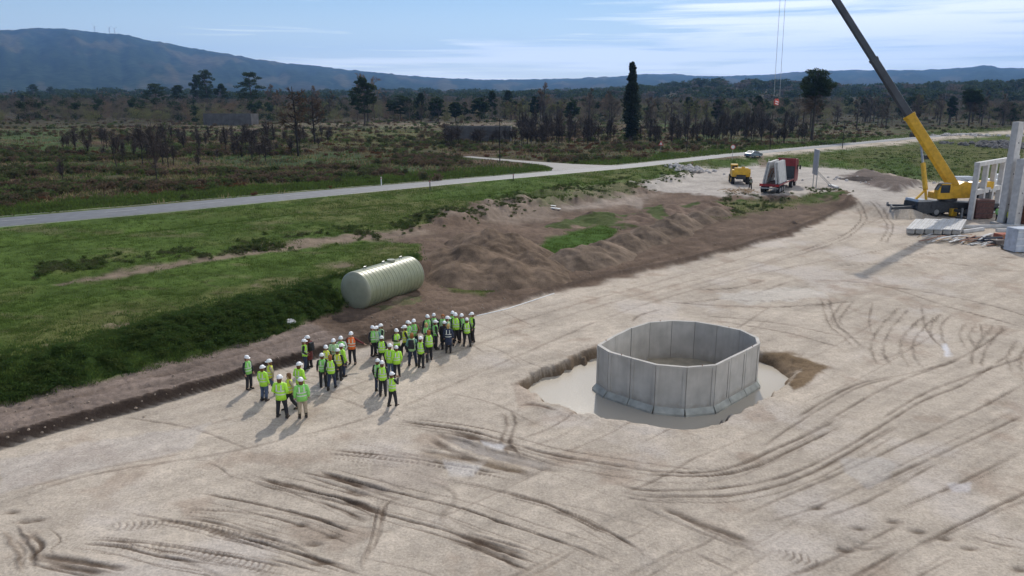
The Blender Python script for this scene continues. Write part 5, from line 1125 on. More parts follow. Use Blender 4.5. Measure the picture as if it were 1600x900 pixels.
    v = MB().rings(torso(.84, .022)); d['vest'] = v.mesh('vest', True)
    v = MB().rings(torso(.78, .03)); sleeves(v, .012); d['jacket'] = v.mesh('jacket', True)
    v = MB().rings([(0, 0, .50, .215, .17)] + torso(.74, .03)); sleeves(v, .012); d['coat'] = v.mesh('coat', True)
    for nm, g in (('vest', .022), ('jacket', .03), ('coat', .03)):
        bnd = MB()
        for z in (1.0, 1.14): bnd.rings([(0, -.002, z, .1775 + g + .006, .1235 + g + .006), (0, -.002, z + .05, .179 + g + .006, .1255 + g + .006)], 16, cap=False)
        for s_ in (-1, 1):
            for f in (-1, 1): bnd.bar((s_ * .095, f * (.128 + g), 1.19), (s_ * .095, f * (.112 + g), 1.43), .05, .012, up=(0, f, 0))
        d['band_' + nm] = bnd.mesh('reflective_band', False)
    hm_ = MB(); hm_.rings([(0, -.01, 1.685, .118, .142), (0, -.01, 1.73, .113, .136), (0, -.008, 1.775, .092, .112), (0, -.006, 1.805, .055, .068), (0, -.005, 1.815, .015, .02)], 16)
    hm_.rings([(0, -.035, 1.678, .128, .178), (0, -.035, 1.688, .124, .172)], 16); d['helmet'] = hm_.mesh('helmet', True)
    h = MB(); h.rings([(0, .05, 1.50, .075, .05), (0, .035, 1.58, .095, .085), (0, .018, 1.66, .102, .105), (0, .012, 1.72, .098, .108), (0, .008, 1.77, .072, .085), (0, .005, 1.79, .02, .03)], 12); d['hair'] = h.mesh('hair', True)
    e = MB()
    for s_ in (-1, 1): e.rock((s_ * .032, -.093, 1.655), .011)
    e.box((0, -.098, 1.59), (.045, .008, .01)); d['eyes'] = e.mesh('face_features')
    bp_ = MB(); bp_.box((0, .215, 1.24), (.30, .16, .44), taper=.86); bp_.box((0, .31, 1.16), (.22, .06, .22)); d['backpack'] = bp_.mesh('backpack')
    ph = MB(); ph.box((0, -.45, 1.43), (.15, .012, .08)); d['phone'] = ph.mesh('phone')
    PC[k] = d; return d
MC = {}
def piece(k, part, m, name, parent):
    key = (k, part, m)
    if key not in MC:
        me = pose_parts(k)[part].copy(); me.name = name; me.materials.clear(); me.materials.append(M[m]); MC[key] = me
    return mesh_obj(name, MC[key], None, parent)
def person(px, py, face, pose, top, topm, legm, head, label, under='dark_cloth', extra=None, sc_=1.0, group=None):
    p = hit(px, py); r = empty('person', (p.x, p.y, p.z), R(face), label=label, cat='person', group=group); q_ = sc_ * (1 + .035 * math.sin(px * 12.9 + py)); r.scale = (q_ * 1.04 * (1 + .05 * math.sin(px * 3.7)), q_ * 1.04, q_ * 1.04)
    piece(pose, 'body', 'skin', 'body', r); piece(pose, 'eyes', 'eye', 'face_features', r)
    piece(pose, 'trousers', legm, 'trousers', r); piece(pose, 'boots', 'boots', 'boots', r)
    if top == 'vest': piece(pose, 'jumper', under, 'jumper', r)
    if top == 'dark': piece(pose, 'coat', topm, 'coat', r)
    else:
        v = piece(pose, top, topm, top, r); piece(pose, 'band_' + top, 'band', 'reflective_band', v)
    if head.startswith('helmet'): piece(pose, 'helmet', head, 'helmet', r)
    else: piece(pose, 'hair', head, 'hair', r)
    if head.startswith('helmet'): piece(pose, 'hair', 'hair_brown', 'hair', r)
    if extra == 'backpack': piece(pose, 'backpack', 'dark_cloth', 'backpack', r)
    if extra == 'phone': piece(pose, 'phone', 'black_plastic', 'phone', r)
    if extra == 'skirt_coat': pass
    return r
HW, HY_ = 'helmet_white', 'helmet_yellow'
PEOPLE = [
 (390, 608, 60, 'stand', 'vest', 'hi_vis_green', 'dark_cloth', HW, 'leftmost person of all, in dark clothes, green vest and white helmet'),
 (414, 626, 160, 'stand', 'jacket', 'hi_vis', 'jeans', HW, 'person in lime jacket and light blue jeans, second from the left', 'dark_cloth', None, 1.04),
 (425, 615, -70, 'stride', 'vest', 'hi_vis_yellow', 'jeans', HW, 'person half hidden behind the lime jacket and light blue jeans', 'beige_cloth'),
 (441.5, 652, 175, 'apart', 'jacket', 'hi_vis', 'dark_cloth', HW, 'stout person in bright lime banded jacket and dark trousers seen from behind', 'dark_cloth', None, 1.12),
 (455, 640, -60, 'stride', 'vest', 'hi_vis_yellow', 'dark_cloth', 'hair_brown', 'bareheaded brown haired person beside the stout lime jacket', 'beige_cloth', None, 1.03),
 (474, 652, 200, 'stand', 'jacket', 'hi_vis_green', 'beige_cloth', HW, 'person in pale green jacket and beige trousers, nearest the camera on the left', 'dark_cloth', None, 1.1),
 (471, 624, 150, 'apart', 'jacket', 'hi_vis', 'navy_cloth', HW, 'person in lime jacket standing right behind the one in beige trousers', 'dark_cloth', None, 1.04),
 (478, 579, 100, 'apart', 'vest', 'hi_vis', 'navy_cloth', HW, 'person in lime vest and navy trousers at the mud step, left of the centre groups'),
 (484, 575, -120, 'stand', 'dark', 'maroon_cloth', 'dark_cloth', HW, 'person in dark maroon coat beside the navy trousers at the mud step', 'dark_cloth', 'backpack'),
 (506, 604, 200, 'stand', 'vest', 'hi_vis_green', 'dark_cloth', HW, 'person in black with green striped vest, left front of the middle cluster'),
 (519, 608, 180, 'stride', 'vest', 'hi_vis', 'navy_cloth', 'hair_auburn', 'auburn haired person in banded lime vest and blue jeans walking, front of the middle cluster'),
 (530, 594, 170, 'stand', 'vest', 'hi_vis_yellow', 'dark_cloth', HW, 'person in yellowish vest right behind the auburn haired walker'),
 (512, 589, 20, 'stand', 'vest', 'hi_vis_yellow', 'dark_cloth', HW, 'person in yellow vest and black sleeves at the left rear of the middle cluster'),
 (524, 580, 0, 'folded', 'jacket', 'hi_vis_pale', 'teal_cloth', HW, 'person in pale green jacket at the back of the middle cluster'),
 (536, 588, 140, 'stand', 'jacket', 'hi_vis', 'navy_cloth', HW, 'person in lime jacket on the right side of the middle cluster'),
 (535, 573, 10, 'apart', 'vest', 'hi_vis_green', 'dark_cloth', HW, 'person with green vest open over a white shirt, rearmost of the middle cluster', 'concrete_light'),
 (551, 568, 0, 'point', 'vest', 'orange_vest', 'dark_cloth', HW, 'person in orange vest facing the camera with one arm out', 'maroon_cloth', None, 1.06),
 (584, 556, 50, 'stand', 'vest', 'hi_vis_green', 'dark_cloth', HW, 'person in black with green vest, leftmost of the large right group'),
 (590, 555, -30, 'stand', 'vest', 'hi_vis_pale', 'teal_cloth', HW, 'person in teal clothes between two others at the left of the large group', 'teal_cloth'),
 (597, 552, -60, 'folded', 'vest', 'hi_vis_pale', 'dark_cloth', HW, 'person with dark sleeves folded, third from the left of the large group'),
 (598, 572, 180, 'apart', 'vest', 'hi_vis', 'dark_cloth', HW, 'person in lime vest seen from behind, in front of the left trio'),
 (599, 619, 185, 'stand', 'vest', 'hi_vis', 'dark_cloth', HW, 'person in lime vest and black trousers, front left of the foremost pair'),
 (592, 612, 170, 'stand', 'vest', 'hi_vis_green', 'navy_cloth', HW, 'person mostly hidden behind the foremost pair, white helmet showing'),
 (614, 635, 150, 'phone', 'vest', 'hi_vis', 'dark_cloth', HW, 'foremost person of the right group, arms raised with a phone', 'dark_cloth', 'phone'),
 (611, 588, 165, 'stand', 'jacket', 'hi_vis', 'jeans', HW, 'person in lime jacket and grey blue jeans behind the foremost pair'),
 (621, 589, 200, 'stand', 'jacket', 'hi_vis', 'dark_cloth', HW, 'person in brightest banded lime jacket and black trousers beside grey blue jeans'),
 (621, 562, 30, 'folded', 'vest', 'hi_vis', 'dark_cloth', HW, 'person in lime vest facing the camera, behind the banded lime jacket'),
 (634, 557, -80, 'stride', 'vest', 'hi_vis_yellow', 'dark_cloth', HW, 'striding person in yellow green vest and black trousers, middle of the large group'),
 (639, 549, 70, 'stand', 'vest', 'hi_vis_green', 'dark_cloth', HW, 'person in green vest just right of the striding one', 'teal_cloth'),
 (648, 546, 0, 'apart', 'vest', 'hi_vis_green', 'dark_cloth', HW, 'person with brown sleeves and green vest behind the backpack wearer', 'rust'),
 (645, 572, 175, 'apart', 'vest', 'hi_vis_pale', 'navy_cloth', 'hair_auburn', 'auburn haired person in pale vest with a black backpack', 'teal_cloth', 'backpack', 1.04),
 (658.5, 575, 160, 'stand', 'vest', 'hi_vis', 'dark_cloth', HW, 'person in lime vest and white helmet right beside the backpack wearer'),
 (671, 564, 190, 'stride', 'vest', 'hi_vis', 'dark_cloth', 'hair_auburn', 'auburn haired person in lime vest and black trousers right of the backpack wearer'),
 (681, 545, 110, 'stand', 'vest', 'hi_vis_green', 'dark_cloth', HW, 'person seen side on in black sleeves and green vest, standing apart in the gap'),
 (679, 533, 0, 'stand', 'vest', 'hi_vis_green', 'dark_cloth', HW, 'farthest person left of the gap, white helmet above the others'),
 (669, 538, 20, 'stand', 'vest', 'hi_vis_green', 'dark_cloth', HW, 'person at the back with green vest between blond hair and the farthest helmet'),
 (667, 550, -20, 'folded', 'vest', 'hi_vis_green', 'dark_cloth', 'hair_blond', 'blond bareheaded person in green vest behind the auburn haired pair', 'dark_cloth'),
 (695, 546, 170, 'stand', 'dark', 'dark_cloth', 'dark_cloth', HW, 'person in long black coat and white helmet, left of the dark pair'),
 (701, 551, 180, 'stand', 'coat', 'navy_cloth', 'dark_cloth', 'hair_blond', 'blond person in long black coat, right of the dark pair'),
 (700, 541, 90, 'stand', 'vest', 'hi_vis_pale', 'dark_cloth', HW, 'person in pale vest tucked behind the two long black coats', 'teal_cloth'),
 (693, 537, 0, 'stand', 'vest', 'hi_vis_green', 'dark_cloth', 'hair_auburn', 'auburn haired person at the very back behind the long black coats'),
 (708, 532, 10, 'stand', 'vest', 'hi_vis_green', 'dark_cloth', HW, 'farthest person behind the broad lime vest near the right end'),
 (712.5, 537, 0, 'stride', 'vest', 'hi_vis', 'dark_cloth', HW, 'person in broad lime vest facing the camera, right of the black coats', 'dark_cloth', None, 1.04),
 (722, 535, -10, 'stand', 'vest', 'hi_vis_green', 'dark_cloth', HW, 'person in green vest and black sleeves between two lime vests at the right end'),
 (730, 541, 180, 'apart', 'vest', 'hi_vis', 'dark_cloth', HW, 'person in lime vest and black trousers with legs apart, second from the right', 'dark_cloth', None, 1.0),
 (738, 534, -60, 'stand', 'vest', 'hi_vis', 'dark_cloth', HW, 'rightmost person of the group, in lime vest and white helmet'),
 (1172, 296, 20, 'apart', 'vest', 'bush_d', 'dark_cloth', 'hair_brown', 'lone worker in olive clothes standing between the telehandler and the lorry'),
 (1558, 345, 150, 'stand', 'jacket', 'hi_vis_green', 'dark_cloth', HW, 'worker in green jacket standing left of the tallest concrete column'),
 (1574, 351, 200, 'apart', 'jacket', 'hi_vis_yellow', 'dark_cloth', HW, 'worker in yellow green jacket standing between the two nearest concrete columns'),
]
for a in PEOPLE: person(*a)

# ------------------------------------------------------------------ vegetation builders
def tri_cloud(P, size, r, flat=0.0, aspect=1.0):
    """one small triangle per point, random orientation"""
    n = len(P); a = r.normal(size=(n, 3)); a /= np.linalg.norm(a, axis=1)[:, None]; b_ = r.normal(size=(n, 3)); b_ -= a * (a * b_).sum(1)[:, None]; b_ /= np.linalg.norm(b_, axis=1)[:, None]
    s_ = (size * r.uniform(.6, 1.4, n))[:, None]
    V = np.stack([P + a * s_, P - a * s_ * .5 + b_ * s_ * .8 * aspect, P - a * s_ * .5 - b_ * s_ * .8 * aspect], 1).reshape(-1, 3)
    return V
def tri_mesh(name, V, m): return np_mesh(name, V, np.arange(len(V)).reshape(-1, 3), m, False)
def ell(n, c, rad, r, hollow=.5):
    d = r.normal(size=(n, 3)); d /= np.linalg.norm(d, axis=1)[:, None]; q = (hollow + (1 - hollow) * r.random(n)) ** .7
    return np.array(c) + d * q[:, None] * np.array(rad)
def branches(h, r, spread, levels=2, n0=9, z0=.35, up=.6, rad=.02):
    """a bare crown: returns limb MB and twig segments"""
    mb = MB(); tw = []
    def grow(p, d, L, rd, lv):
        q = p + d * L * .5 + Vector(r.normal(0, .06 * L, 3)); e = p + d * L + Vector(r.normal(0, .1 * L, 3)) + Vector((0, 0, .08 * L))
        if lv > 0: mb.tube([p, q, e], [rd, rd * .7, rd * .35], 4, cap=False)
        else: tw.append((p, e, rd)); return
        for k in range(5 if lv > 1 else 6):
            t = r.uniform(.25, 1.0); s_ = p.lerp(e, t); a = Vector(r.normal(0, 1, 3)); nd = (d * .8 + a * .55 + Vector((0, 0, .25))).normalized(); grow(s_, nd, L * r.uniform(.35, .6), rd * .5, lv - 1)
    for k in range(n0):
        t = z0 + (1 - z0) * (k / max(1, n0 - 1)) * .95; a = r.uniform(0, 6.28); sp_ = spread * (1.1 - t * .7)
        d = Vector((math.cos(a), math.sin(a), up * r.uniform(.6, 1.6))).normalized(); grow(Vector((0, 0, h * t * .92)), d, sp_, rad * h * .35, levels)
    return mb, tw
def twig_mesh(name, tw, m, r, w_=.03, extra=3):
    V = []
    for p, e, rd in tw:
        for k in range(extra):
            a = Vector(p).lerp(e, r.uniform(0, .5)); b_ = Vector(e) + Vector(r.normal(0, .28 * (e - p).length, 3)); s_ = Vector(r.normal(0, w_, 3)); V += [a - s_, a + s_, b_]
    return tri_mesh(name, np.array([tuple(v_) for v_ in V]), m)
def make_tree(name, kind, h, w_, seed, label=None, cat='tree', group=None, loc=(0, 0, 0)):
    r = np.random.default_rng(seed); e = empty(name, loc, float(r.uniform(0, 6)), label=label, cat=cat, group=group); lean = Vector((r.normal(0, .02) * h, r.normal(0, .02) * h, 0))
    tr_ = h * .016 + .06
    if kind == 'eucalyptus':
        MB().tube([(0, 0, -.5), (0, 0, h * .4), (lean.x, lean.y, h * .93)], [tr_ * 1.3, tr_, tr_ * .15], 8).build('trunk', 'bark_pale', e)
        P = []
        for k in range(96):
            t = (k + .5) / 96; z = h * (.06 + .90 * t); ww = w_ / 2 * (.55 + .45 * math.sin(math.pi * min(1, .1 + t))) * (1 - .58 * max(0, t - .5) / .5) * r.uniform(.75, 1.15)
            a = k * 2.4 + r.uniform(-.5, .5); q_ = ww * r.uniform(.25, .6); P.append(ell(95, (math.cos(a) * q_ + lean.x * t, math.sin(a) * q_ + lean.y * t, z), (ww * .5 + .25, ww * .5 + .25, h * .035), r, .2))
        mesh_obj('crown', tri_mesh('crown', tri_cloud(np.concatenate(P), .30, r), 'euc_leaf'), None, e)
        mb, tw = branches(h, r, w_ * .45, 1, 14, .2, .9); mb.build('limb', 'bark_pale', e)
    elif kind == 'umbrella':
        MB().tube([(0, 0, -.5), (lean.x * .3, 0, h * .45), (lean.x, lean.y, h * .93)], [tr_ * 1.2, tr_ * .9, tr_ * .35], 8).build('trunk', 'bark', e)
        P = []
        for k in range(120):
            a = r.uniform(0, 6.28); ph = r.uniform(-.45, 1.0); q_ = r.uniform(.25, 1.0); rr_ = w_ / 2 * .86 * q_ * math.sqrt(max(0, 1 - max(ph, 0) ** 2)) * (1 if ph > 0 else 1 + ph * .5); z = h * (.70 + .27 * ph * q_)
            P.append(ell(200, (math.cos(a) * rr_, math.sin(a) * rr_, z), (w_ * .10, w_ * .10, h * .036), r, .3))
        mesh_obj('crown', tri_mesh('crown', tri_cloud(np.concatenate(P), .17, r), 'pine_leaf'), None, e)
        mb = MB()
        for k in range(22):
            a = r.uniform(0, 6.28); rr_ = w_ * .42 * r.uniform(.5, 1); z0 = h * r.uniform(.5, .8); mb.tube([(lean.x * z0 / h, 0, z0), (math.cos(a) * rr_ * .5, math.sin(a) * rr_ * .5, z0 + h * .05), (math.cos(a) * rr_, math.sin(a) * rr_, z0 + h * .11)], [tr_ * .35, tr_ * .25, .05], 5)
        mb.build('limb', 'bark', e)
        tw = []
        for k in range(110):
            a = r.uniform(0, 6.28); z0 = h * r.uniform(.38, .72); rr_ = w_ * .48 * r.uniform(.4, 1); tw.append((Vector((0, 0, z0)), Vector((math.cos(a) * rr_, math.sin(a) * rr_, z0 + h * r.uniform(-.06, .04))), .02))
        mesh_obj('dead_branches', twig_mesh('dead_branches', tw, 'dead_needle', r, .05, 4), None, e)
    elif kind == 'pine':
        MB().tube([(0, 0, -.5), (lean.x * .4, 0, h * .5), (lean.x, lean.y, h * .97)], [tr_, tr_ * .8, tr_ * .25], 7).build('trunk', 'bark', e)
        P = []; z0 = .26
        for k in range(64):
            t = r.random() ** .8; z = h * (z0 + (1 - z0) * t); ww = w_ / 2 * (math.sin(math.pi * (.18 + .80 * t)) ** .6) * r.uniform(.3, 1); a = r.uniform(0, 6.28)
            P.append(ell(90, (math.cos(a) * ww, math.sin(a) * ww, z), (w_ * .13, w_ * .13, h * .035), r, .3))
        mesh_obj('crown', tri_mesh('crown', tri_cloud(np.concatenate(P), .34, r), 'pine_leaf'), None, e)
        mb = MB()
        for k in range(14):
            a = r.uniform(0, 6.28); zz = h * r.uniform(.3, .9); mb.tube([(0, 0, zz), (math.cos(a) * w_ * .35, math.sin(a) * w_ * .35, zz + h * .06)], [tr_ * .3, .04], 4)
        mb.build('limb', 'bark', e)
    elif kind == 'sparse':
        MB().tube([(0, 0, -.5), (lean.x, 0, h * .5), (lean.x * 1.6, lean.y, h)], [tr_ * .9, tr_ * .65, tr_ * .2], 7).build('trunk', 'burnt', e)
        mb, tw = branches(h, r, w_ * .55, 1, 26, .42, .25); mb.build('limb', 'burnt', e); mesh_obj('crown', twig_mesh('crown', tw, 'dead_needle', r, .045, 7), None, e)
    elif kind in ('bare', 'rusty', 'olive'):
        MB().tube([(0, 0, -.5), (0, 0, h * .35), (lean.x, lean.y, h * .85)], [tr_ * 1.2, tr_ * .9, tr_ * .25], 6).build('trunk', 'bark', e)
        mb, tw = branches(h, r, w_ * .5, 2, 9, .25, 1.1, .018); mb.build('limb', 'bark', e)
        mesh_obj('crown', twig_mesh('crown', tw, {'bare': 'twig', 'rusty': 'twig_rust', 'olive': 'twig_olive'}[kind], r, .06, 7), None, e)
    elif kind == 'burnt':
        mb = MB(); mb.tube([(0, 0, -.3), (lean.x * 2, lean.y, h * .6), (lean.x * 4, lean.y, h)], [.09, .06, .02], 5)
        for k in range(7):
            a = r.uniform(0, 6.28); zz = h * r.uniform(.25, .9); l = w_ * r.uniform(.25, .5); mb.tube([(lean.x * 2, 0, zz), (math.cos(a) * l, math.sin(a) * l, zz + l * r.uniform(.4, 1.2))], [.035, .012], 4)
        mb.build('trunk', 'burnt', e)
        tw = [(Vector((0, 0, h * r.uniform(.2, .9))), Vector((r.normal(0, w_ * .3), r.normal(0, w_ * .3), h * r.uniform(.4, 1))), .02) for _ in range(75)]
        mesh_obj('twigs', twig_mesh('twigs', tw, 'burnt_twig', r, .045, 2), None, e)
    return e
def bush_mesh(name, rad, h, n, size, m, seed):
    r = np.random.default_rng(seed); P = [ell(n // 5, (r.normal(0, rad * .4), r.normal(0, rad * .4), h * .45), (rad * .55, rad * .55, h * .5), r, .3) for _ in range(5)]; P = np.concatenate(P); P[:, 2] = np.abs(P[:, 2])
    return tri_mesh(name, tri_cloud(P, size, r), m)
def base_at(px, py): p = hit(px, py); return (p.x, p.y, p.z - .05)
def tree_px(kind, px, pyb, pyt, wpx, label, seed, name='tree', cat='tree'):
    p = hit(px, pyb); dc = p.y * cp - (p.z - HC) * sp; top = atd(px, pyt, p.y); return make_tree(name, kind, top.z - p.z, wpx / FPX * dc, seed, label, cat, None, (p.x, p.y, p.z))
tree_px('eucalyptus', 986, 219, 95, 33, 'tall narrow dark eucalyptus standing alone beyond the road', 1, 'eucalyptus_tree')
tree_px('umbrella', 1268, 219, 102, 60, 'large umbrella pine with a bare trunk, left of the crane boom', 2, 'umbrella_pine')
tree_px('umbrella', 1513, 198, 136, 36, 'smaller umbrella pine standing alone between boom and columns', 3, 'umbrella_pine')
for i, (k, px, b_, t_, w_, lab) in enumerate([
 ('pine', 395, 183, 113, 44, 'sparse dark pine rising just above the grey block shed'), ('pine', 326, 178, 110, 34, 'tallest pine of the dark clump left of the grey shed'), ('pine', 311, 176, 118, 24, 'slimmer pine at the left flank of the tallest pine in the dark clump'),
 ('pine', 348, 178, 132, 24, 'short pine between the dark clump and the grey shed'), ('pine', 246, 177, 131, 44, 'broad dark pine at the left end of the dark clump'), ('pine', 282, 176, 134, 28, 'small dark pine between the broad one and the tall clump'),
 ('pine', 570, 196, 122, 46, 'big dark round crowned tree before the rusty woods in the centre left'), ('pine', 626, 188, 150, 42, 'low broad dark pine right of the big round crowned tree'), ('pine', 683, 190, 153, 30, 'dark conical pine midway between the round tree and the black block building'),
 ('pine', 712, 190, 160, 24, 'small dark pine just above the black block building'), ('pine', 750, 190, 153, 30, 'dark pine above the right end of the black block building'), ('pine', 893, 192, 160, 26, 'dark pine with yellow green neighbours left of the eucalyptus'),
 ('pine', 1428, 186, 148, 34, 'dark pine in the woods just right of the crane boom'), ('pine', 55, 166, 132, 22, 'dark pine in the leftmost woods'), ('pine', 82, 165, 136, 18, 'narrow dark pine beside another in the leftmost woods'),
 ('sparse', 466, 244, 135, 56, 'thin scorched pine with bare lower trunk before the rusty woods'), ('sparse', 492, 225, 150, 44, 'scorched bushy pine just right of the thin bare trunked one'), ('bare', 1016, 214, 154, 38, 'leafless tree just right of the eucalyptus'),
 ('rusty', 575, 190, 124, 60, 'tall rusty leafless tree behind the big round crowned tree'), ('olive', 872, 190, 162, 30, 'yellow green budding tree left of the dark pine before the eucalyptus')]):
    tree_px(k, px, b_, t_, w_, lab, 20 + i, {'pine': 'pine_tree', 'sparse': 'scorched_pine', 'bare': 'bare_tree', 'rusty': 'bare_tree', 'olive': 'budding_tree'}[k])
tree_px('burnt', 246, 291, 184, 22, 'tall burnt snag in the scrub nearest the road on the left', 61, 'burnt_tree')
tree_px('burnt', 98, 285, 246, 14, 'short burnt stump tree near the road at the far left', 62, 'burnt_tree')
tree_px('burnt', 183, 262, 205, 22, 'forked burnt trunk left of the tall snag', 63, 'burnt_tree')
# burnt saplings and bare trees as individuals: a few kinds, copied
def scatter(kind, protos, spots, label, cat, group):
    for i, (x, y, s_, rz) in enumerate(spots):
        pr_ = protos[i % len(protos)]
        o = pr_ if i < len(protos) else copy_tree(pr_)
        o.location = (x, y, ground_z(x, y) - .05); o.rotation_euler = (0, 0, rz); o.scale = (s_,) * 3
        tag(o, label, cat, group)
def px_spots(n, boxes, r, smin, smax, near_=None):
    out_ = []
    for _ in range(n):
        x0, y0, x1, y1 = boxes[int(r.integers(len(boxes)))]; p = hit(r.uniform(x0, x1), r.uniform(y0, y1))
        if float(side_dist(np.array([p.x]), np.array([p.y]))[0]) < 3 or p.y < float(yline(ROADF, np.array([p.x]))[0]) + 4: continue
        out_.append((p.x, p.y, r.uniform(smin, smax), r.uniform(0, 6.28)))
    return out_
rs = np.random.default_rng(77)
pro = [make_tree('burnt_sapling', 'burnt', h_, w_, 200 + i) for i, (h_, w_) in enumerate([(5, 2.2), (4, 2.0), (6, 2.4), (3.5, 2.2)])]
scatter('burnt', pro, px_spots(95, [(190, 222, 430, 262), (300, 215, 420, 250), (380, 215, 520, 245), (100, 225, 260, 250)], rs, .6, 1.25), 'blackened leafless sapling in the burnt patch left of the side road', 'sapling', 'burnt saplings left of the side road')
pro = [make_tree('burnt_sapling', 'burnt', h_, w_, 230 + i) for i, (h_, w_) in enumerate([(4, 2.4), (5, 2.8)])]
scatter('burnt', pro, px_spots(26, [(690, 221, 810, 227)], rs, .7, 1.1), 'blackened sapling standing in front of the dark block building', 'sapling', 'burnt saplings before the block building')
pro = [make_tree('burnt_sapling', 'burnt', h_, w_, 210 + i) for i, (h_, w_) in enumerate([(5, 2.2), (6.5, 2.4), (4.5, 2.6)])]
scatter('burnt', pro, px_spots(190, [(800, 205, 960, 228), (1000, 205, 1260, 226), (1040, 200, 1250, 222)], rs, .7, 1.3), 'blackened leafless sapling in the dark burnt belt beside the eucalyptus', 'sapling', 'burnt saplings around the eucalyptus')
for kind, labl, grp, n, boxes, hh in [('bare', 'grey brown leafless tree along the near edge of the far woods', 'leafless trees along the wood edge', 90, [(0, 168, 420, 180), (420, 178, 900, 192), (900, 190, 1400, 205), (1300, 190, 1600, 198)], (11, 13, 9)),
                                ('rusty', 'rusty brown leafless tree in the woods at centre left', 'rusty leafless trees', 34, [(420, 178, 600, 190), (840, 185, 960, 192), (150, 165, 260, 172)], (14, 16, 12)),
                                ('olive', 'yellow green budding tree in the far woods', 'budding trees in the woods', 34, [(640, 182, 700, 190), (780, 183, 900, 190), (1050, 185, 1200, 196), (1380, 183, 1600, 192)], (10, 12, 8))]:
    pro = [make_tree({'bare': 'bare_tree', 'rusty': 'bare_tree', 'olive': 'budding_tree'}[kind], kind, h_, h_ * .62, 300 + i + len(kind)) for i, h_ in enumerate(hh)]
    scatter(kind, pro, px_spots(n, boxes, rs, .7, 1.2), labl, 'tree', grp)
pro = [make_tree('pine_tree', 'pine', h_, h_ * .45, 340 + i) for i, h_ in enumerate((13, 10, 12))]
scatter('pine', pro, px_spots(46, [(0, 166, 240, 176), (600, 180, 860, 188), (1050, 186, 1600, 196)], rs, .7, 1.15), 'dark pine among the far woods', 'tree', 'dark pines in the far woods')

# ------------------------------------------------------------------ uncountable growth: points with instanced clumps
def clump_field(name, label, cat, pts, rz, scl, sources):
    src = bpy.data.collections.new(name + '_kinds')
    for i, me in enumerate(sources): src.objects.link(bpy.data.objects.new(name + '_clump', me))
    me = bpy.data.meshes.new(name); me.vertices.add(len(pts)); me.vertices.foreach_set('co', np.asarray(pts, np.float32).ravel())
    a = me.attributes.new('rz', 'FLOAT', 'POINT'); a.data.foreach_set('value', np.asarray(rz, np.float32)); a = me.attributes.new('sc', 'FLOAT', 'POINT'); a.data.foreach_set('value', np.asarray(scl, np.float32))
    a = me.attributes.new('kd', 'INT', 'POINT'); a.data.foreach_set('value', rng.integers(0, len(sources), len(pts)).astype(np.int32))
    o = bpy.data.objects.new(name, me); col.objects.link(o); g = bpy.data.node_groups.new(name, 'GeometryNodeTree')
    g.interface.new_socket('Geometry', in_out='INPUT', socket_type='NodeSocketGeometry'); g.interface.new_socket('Geometry', in_out='OUTPUT', socket_type='NodeSocketGeometry')
    gi_, go = g.nodes.new('NodeGroupInput'), g.nodes.new('NodeGroupOutput'); ip = g.nodes.new('GeometryNodeInstanceOnPoints'); ci = g.nodes.new('GeometryNodeCollectionInfo')
    ci.inputs['Collection'].default_value = src; ci.inputs['Separate Children'].default_value = True; ci.inputs['Reset Children'].default_value = True; ip.inputs['Pick Instance'].default_value = True
    def na_(n, ty):
        q = g.nodes.new('GeometryNodeInputNamedAttribute'); q.data_type = ty; q.inputs['Name'].default_value = n; return q.outputs['Attribute']
    cx = g.nodes.new('ShaderNodeCombineXYZ'); g.links.new(na_('rz', 'FLOAT'), cx.inputs[2])
    g.links.new(gi_.outputs[0], ip.inputs['Points']); g.links.new(ci.outputs[0], ip.inputs['Instance']); g.links.new(cx.outputs[0], ip.inputs['Rotation']); g.links.new(na_('sc', 'FLOAT'), ip.inputs['Scale']); g.links.new(na_('kd', 'INT'), ip.inputs['Instance Index']); g.links.new(ip.outputs[0], go.inputs[0])
    m = o.modifiers.new('g', 'NODES'); m.node_group = g; return tag(o, label, cat, kind='stuff')
def tuft(h, n, spread, m, seed, wd=.012):
    r = np.random.default_rng(seed); V = []
    for k in range(n):
        x, y = r.normal(0, spread, 2); a = r.uniform(0, 6.28); w_ = wd * r.uniform(.7, 1.6); hh = h * r.uniform(.6, 1.3); lx, ly = r.normal(0, h * .45, 2)
        V += [(x - math.cos(a) * w_, y - math.sin(a) * w_, -.02), (x + math.cos(a) * w_, y + math.sin(a) * w_, -.02), (x + lx, y + ly, hh)]
    return tri_mesh('tuft', np.array(V), m)
rows_ok = (GY > 10) & (np.abs(PXX - 800) < 1100) & (PYY < 1000)
def pick(maskv, n):
    q = np.where((maskv > rng.random(nv)) & rows_ok)[0]
    if len(q) == 0: return q
    return rng.choice(q, min(n, len(q)), replace=False)
def spread_pts(q, jit):
    x = GX[q] + rng.normal(0, jit, len(q)); y = GY[q] + rng.normal(0, jit, len(q)); return np.stack([x, y, GZf[q] - .02], 1)
near_b = (GX < 0) * np.exp(-((GY - (yline(L2, GX) + yline(L3, GX)) / 2) / 3.6) ** 2) * GRM
q = pick(near_b * 1.1 * ss(.3, .6, fbm(GX * .5, GY * .5, 101, 3)), 13000)
clump_field('long_grass', 'rank long grass growing down the shaded bank at the left', 'grass', spread_pts(q, .12), rng.uniform(0, 6.28, len(q)), rng.uniform(.6, 1.5, len(q)), [tuft(.10, 16, .18, 'grass_rank_shaded', 1, .02), tuft(.12, 16, .18, 'grass_b', 2, .02), tuft(.13, 14, .18, 'grass_rank_shaded', 3, .02)])
q = pick(bk_ * ss(.40, .58, fbm(GX * .45, GY * .45, 131, 4)), 2300)
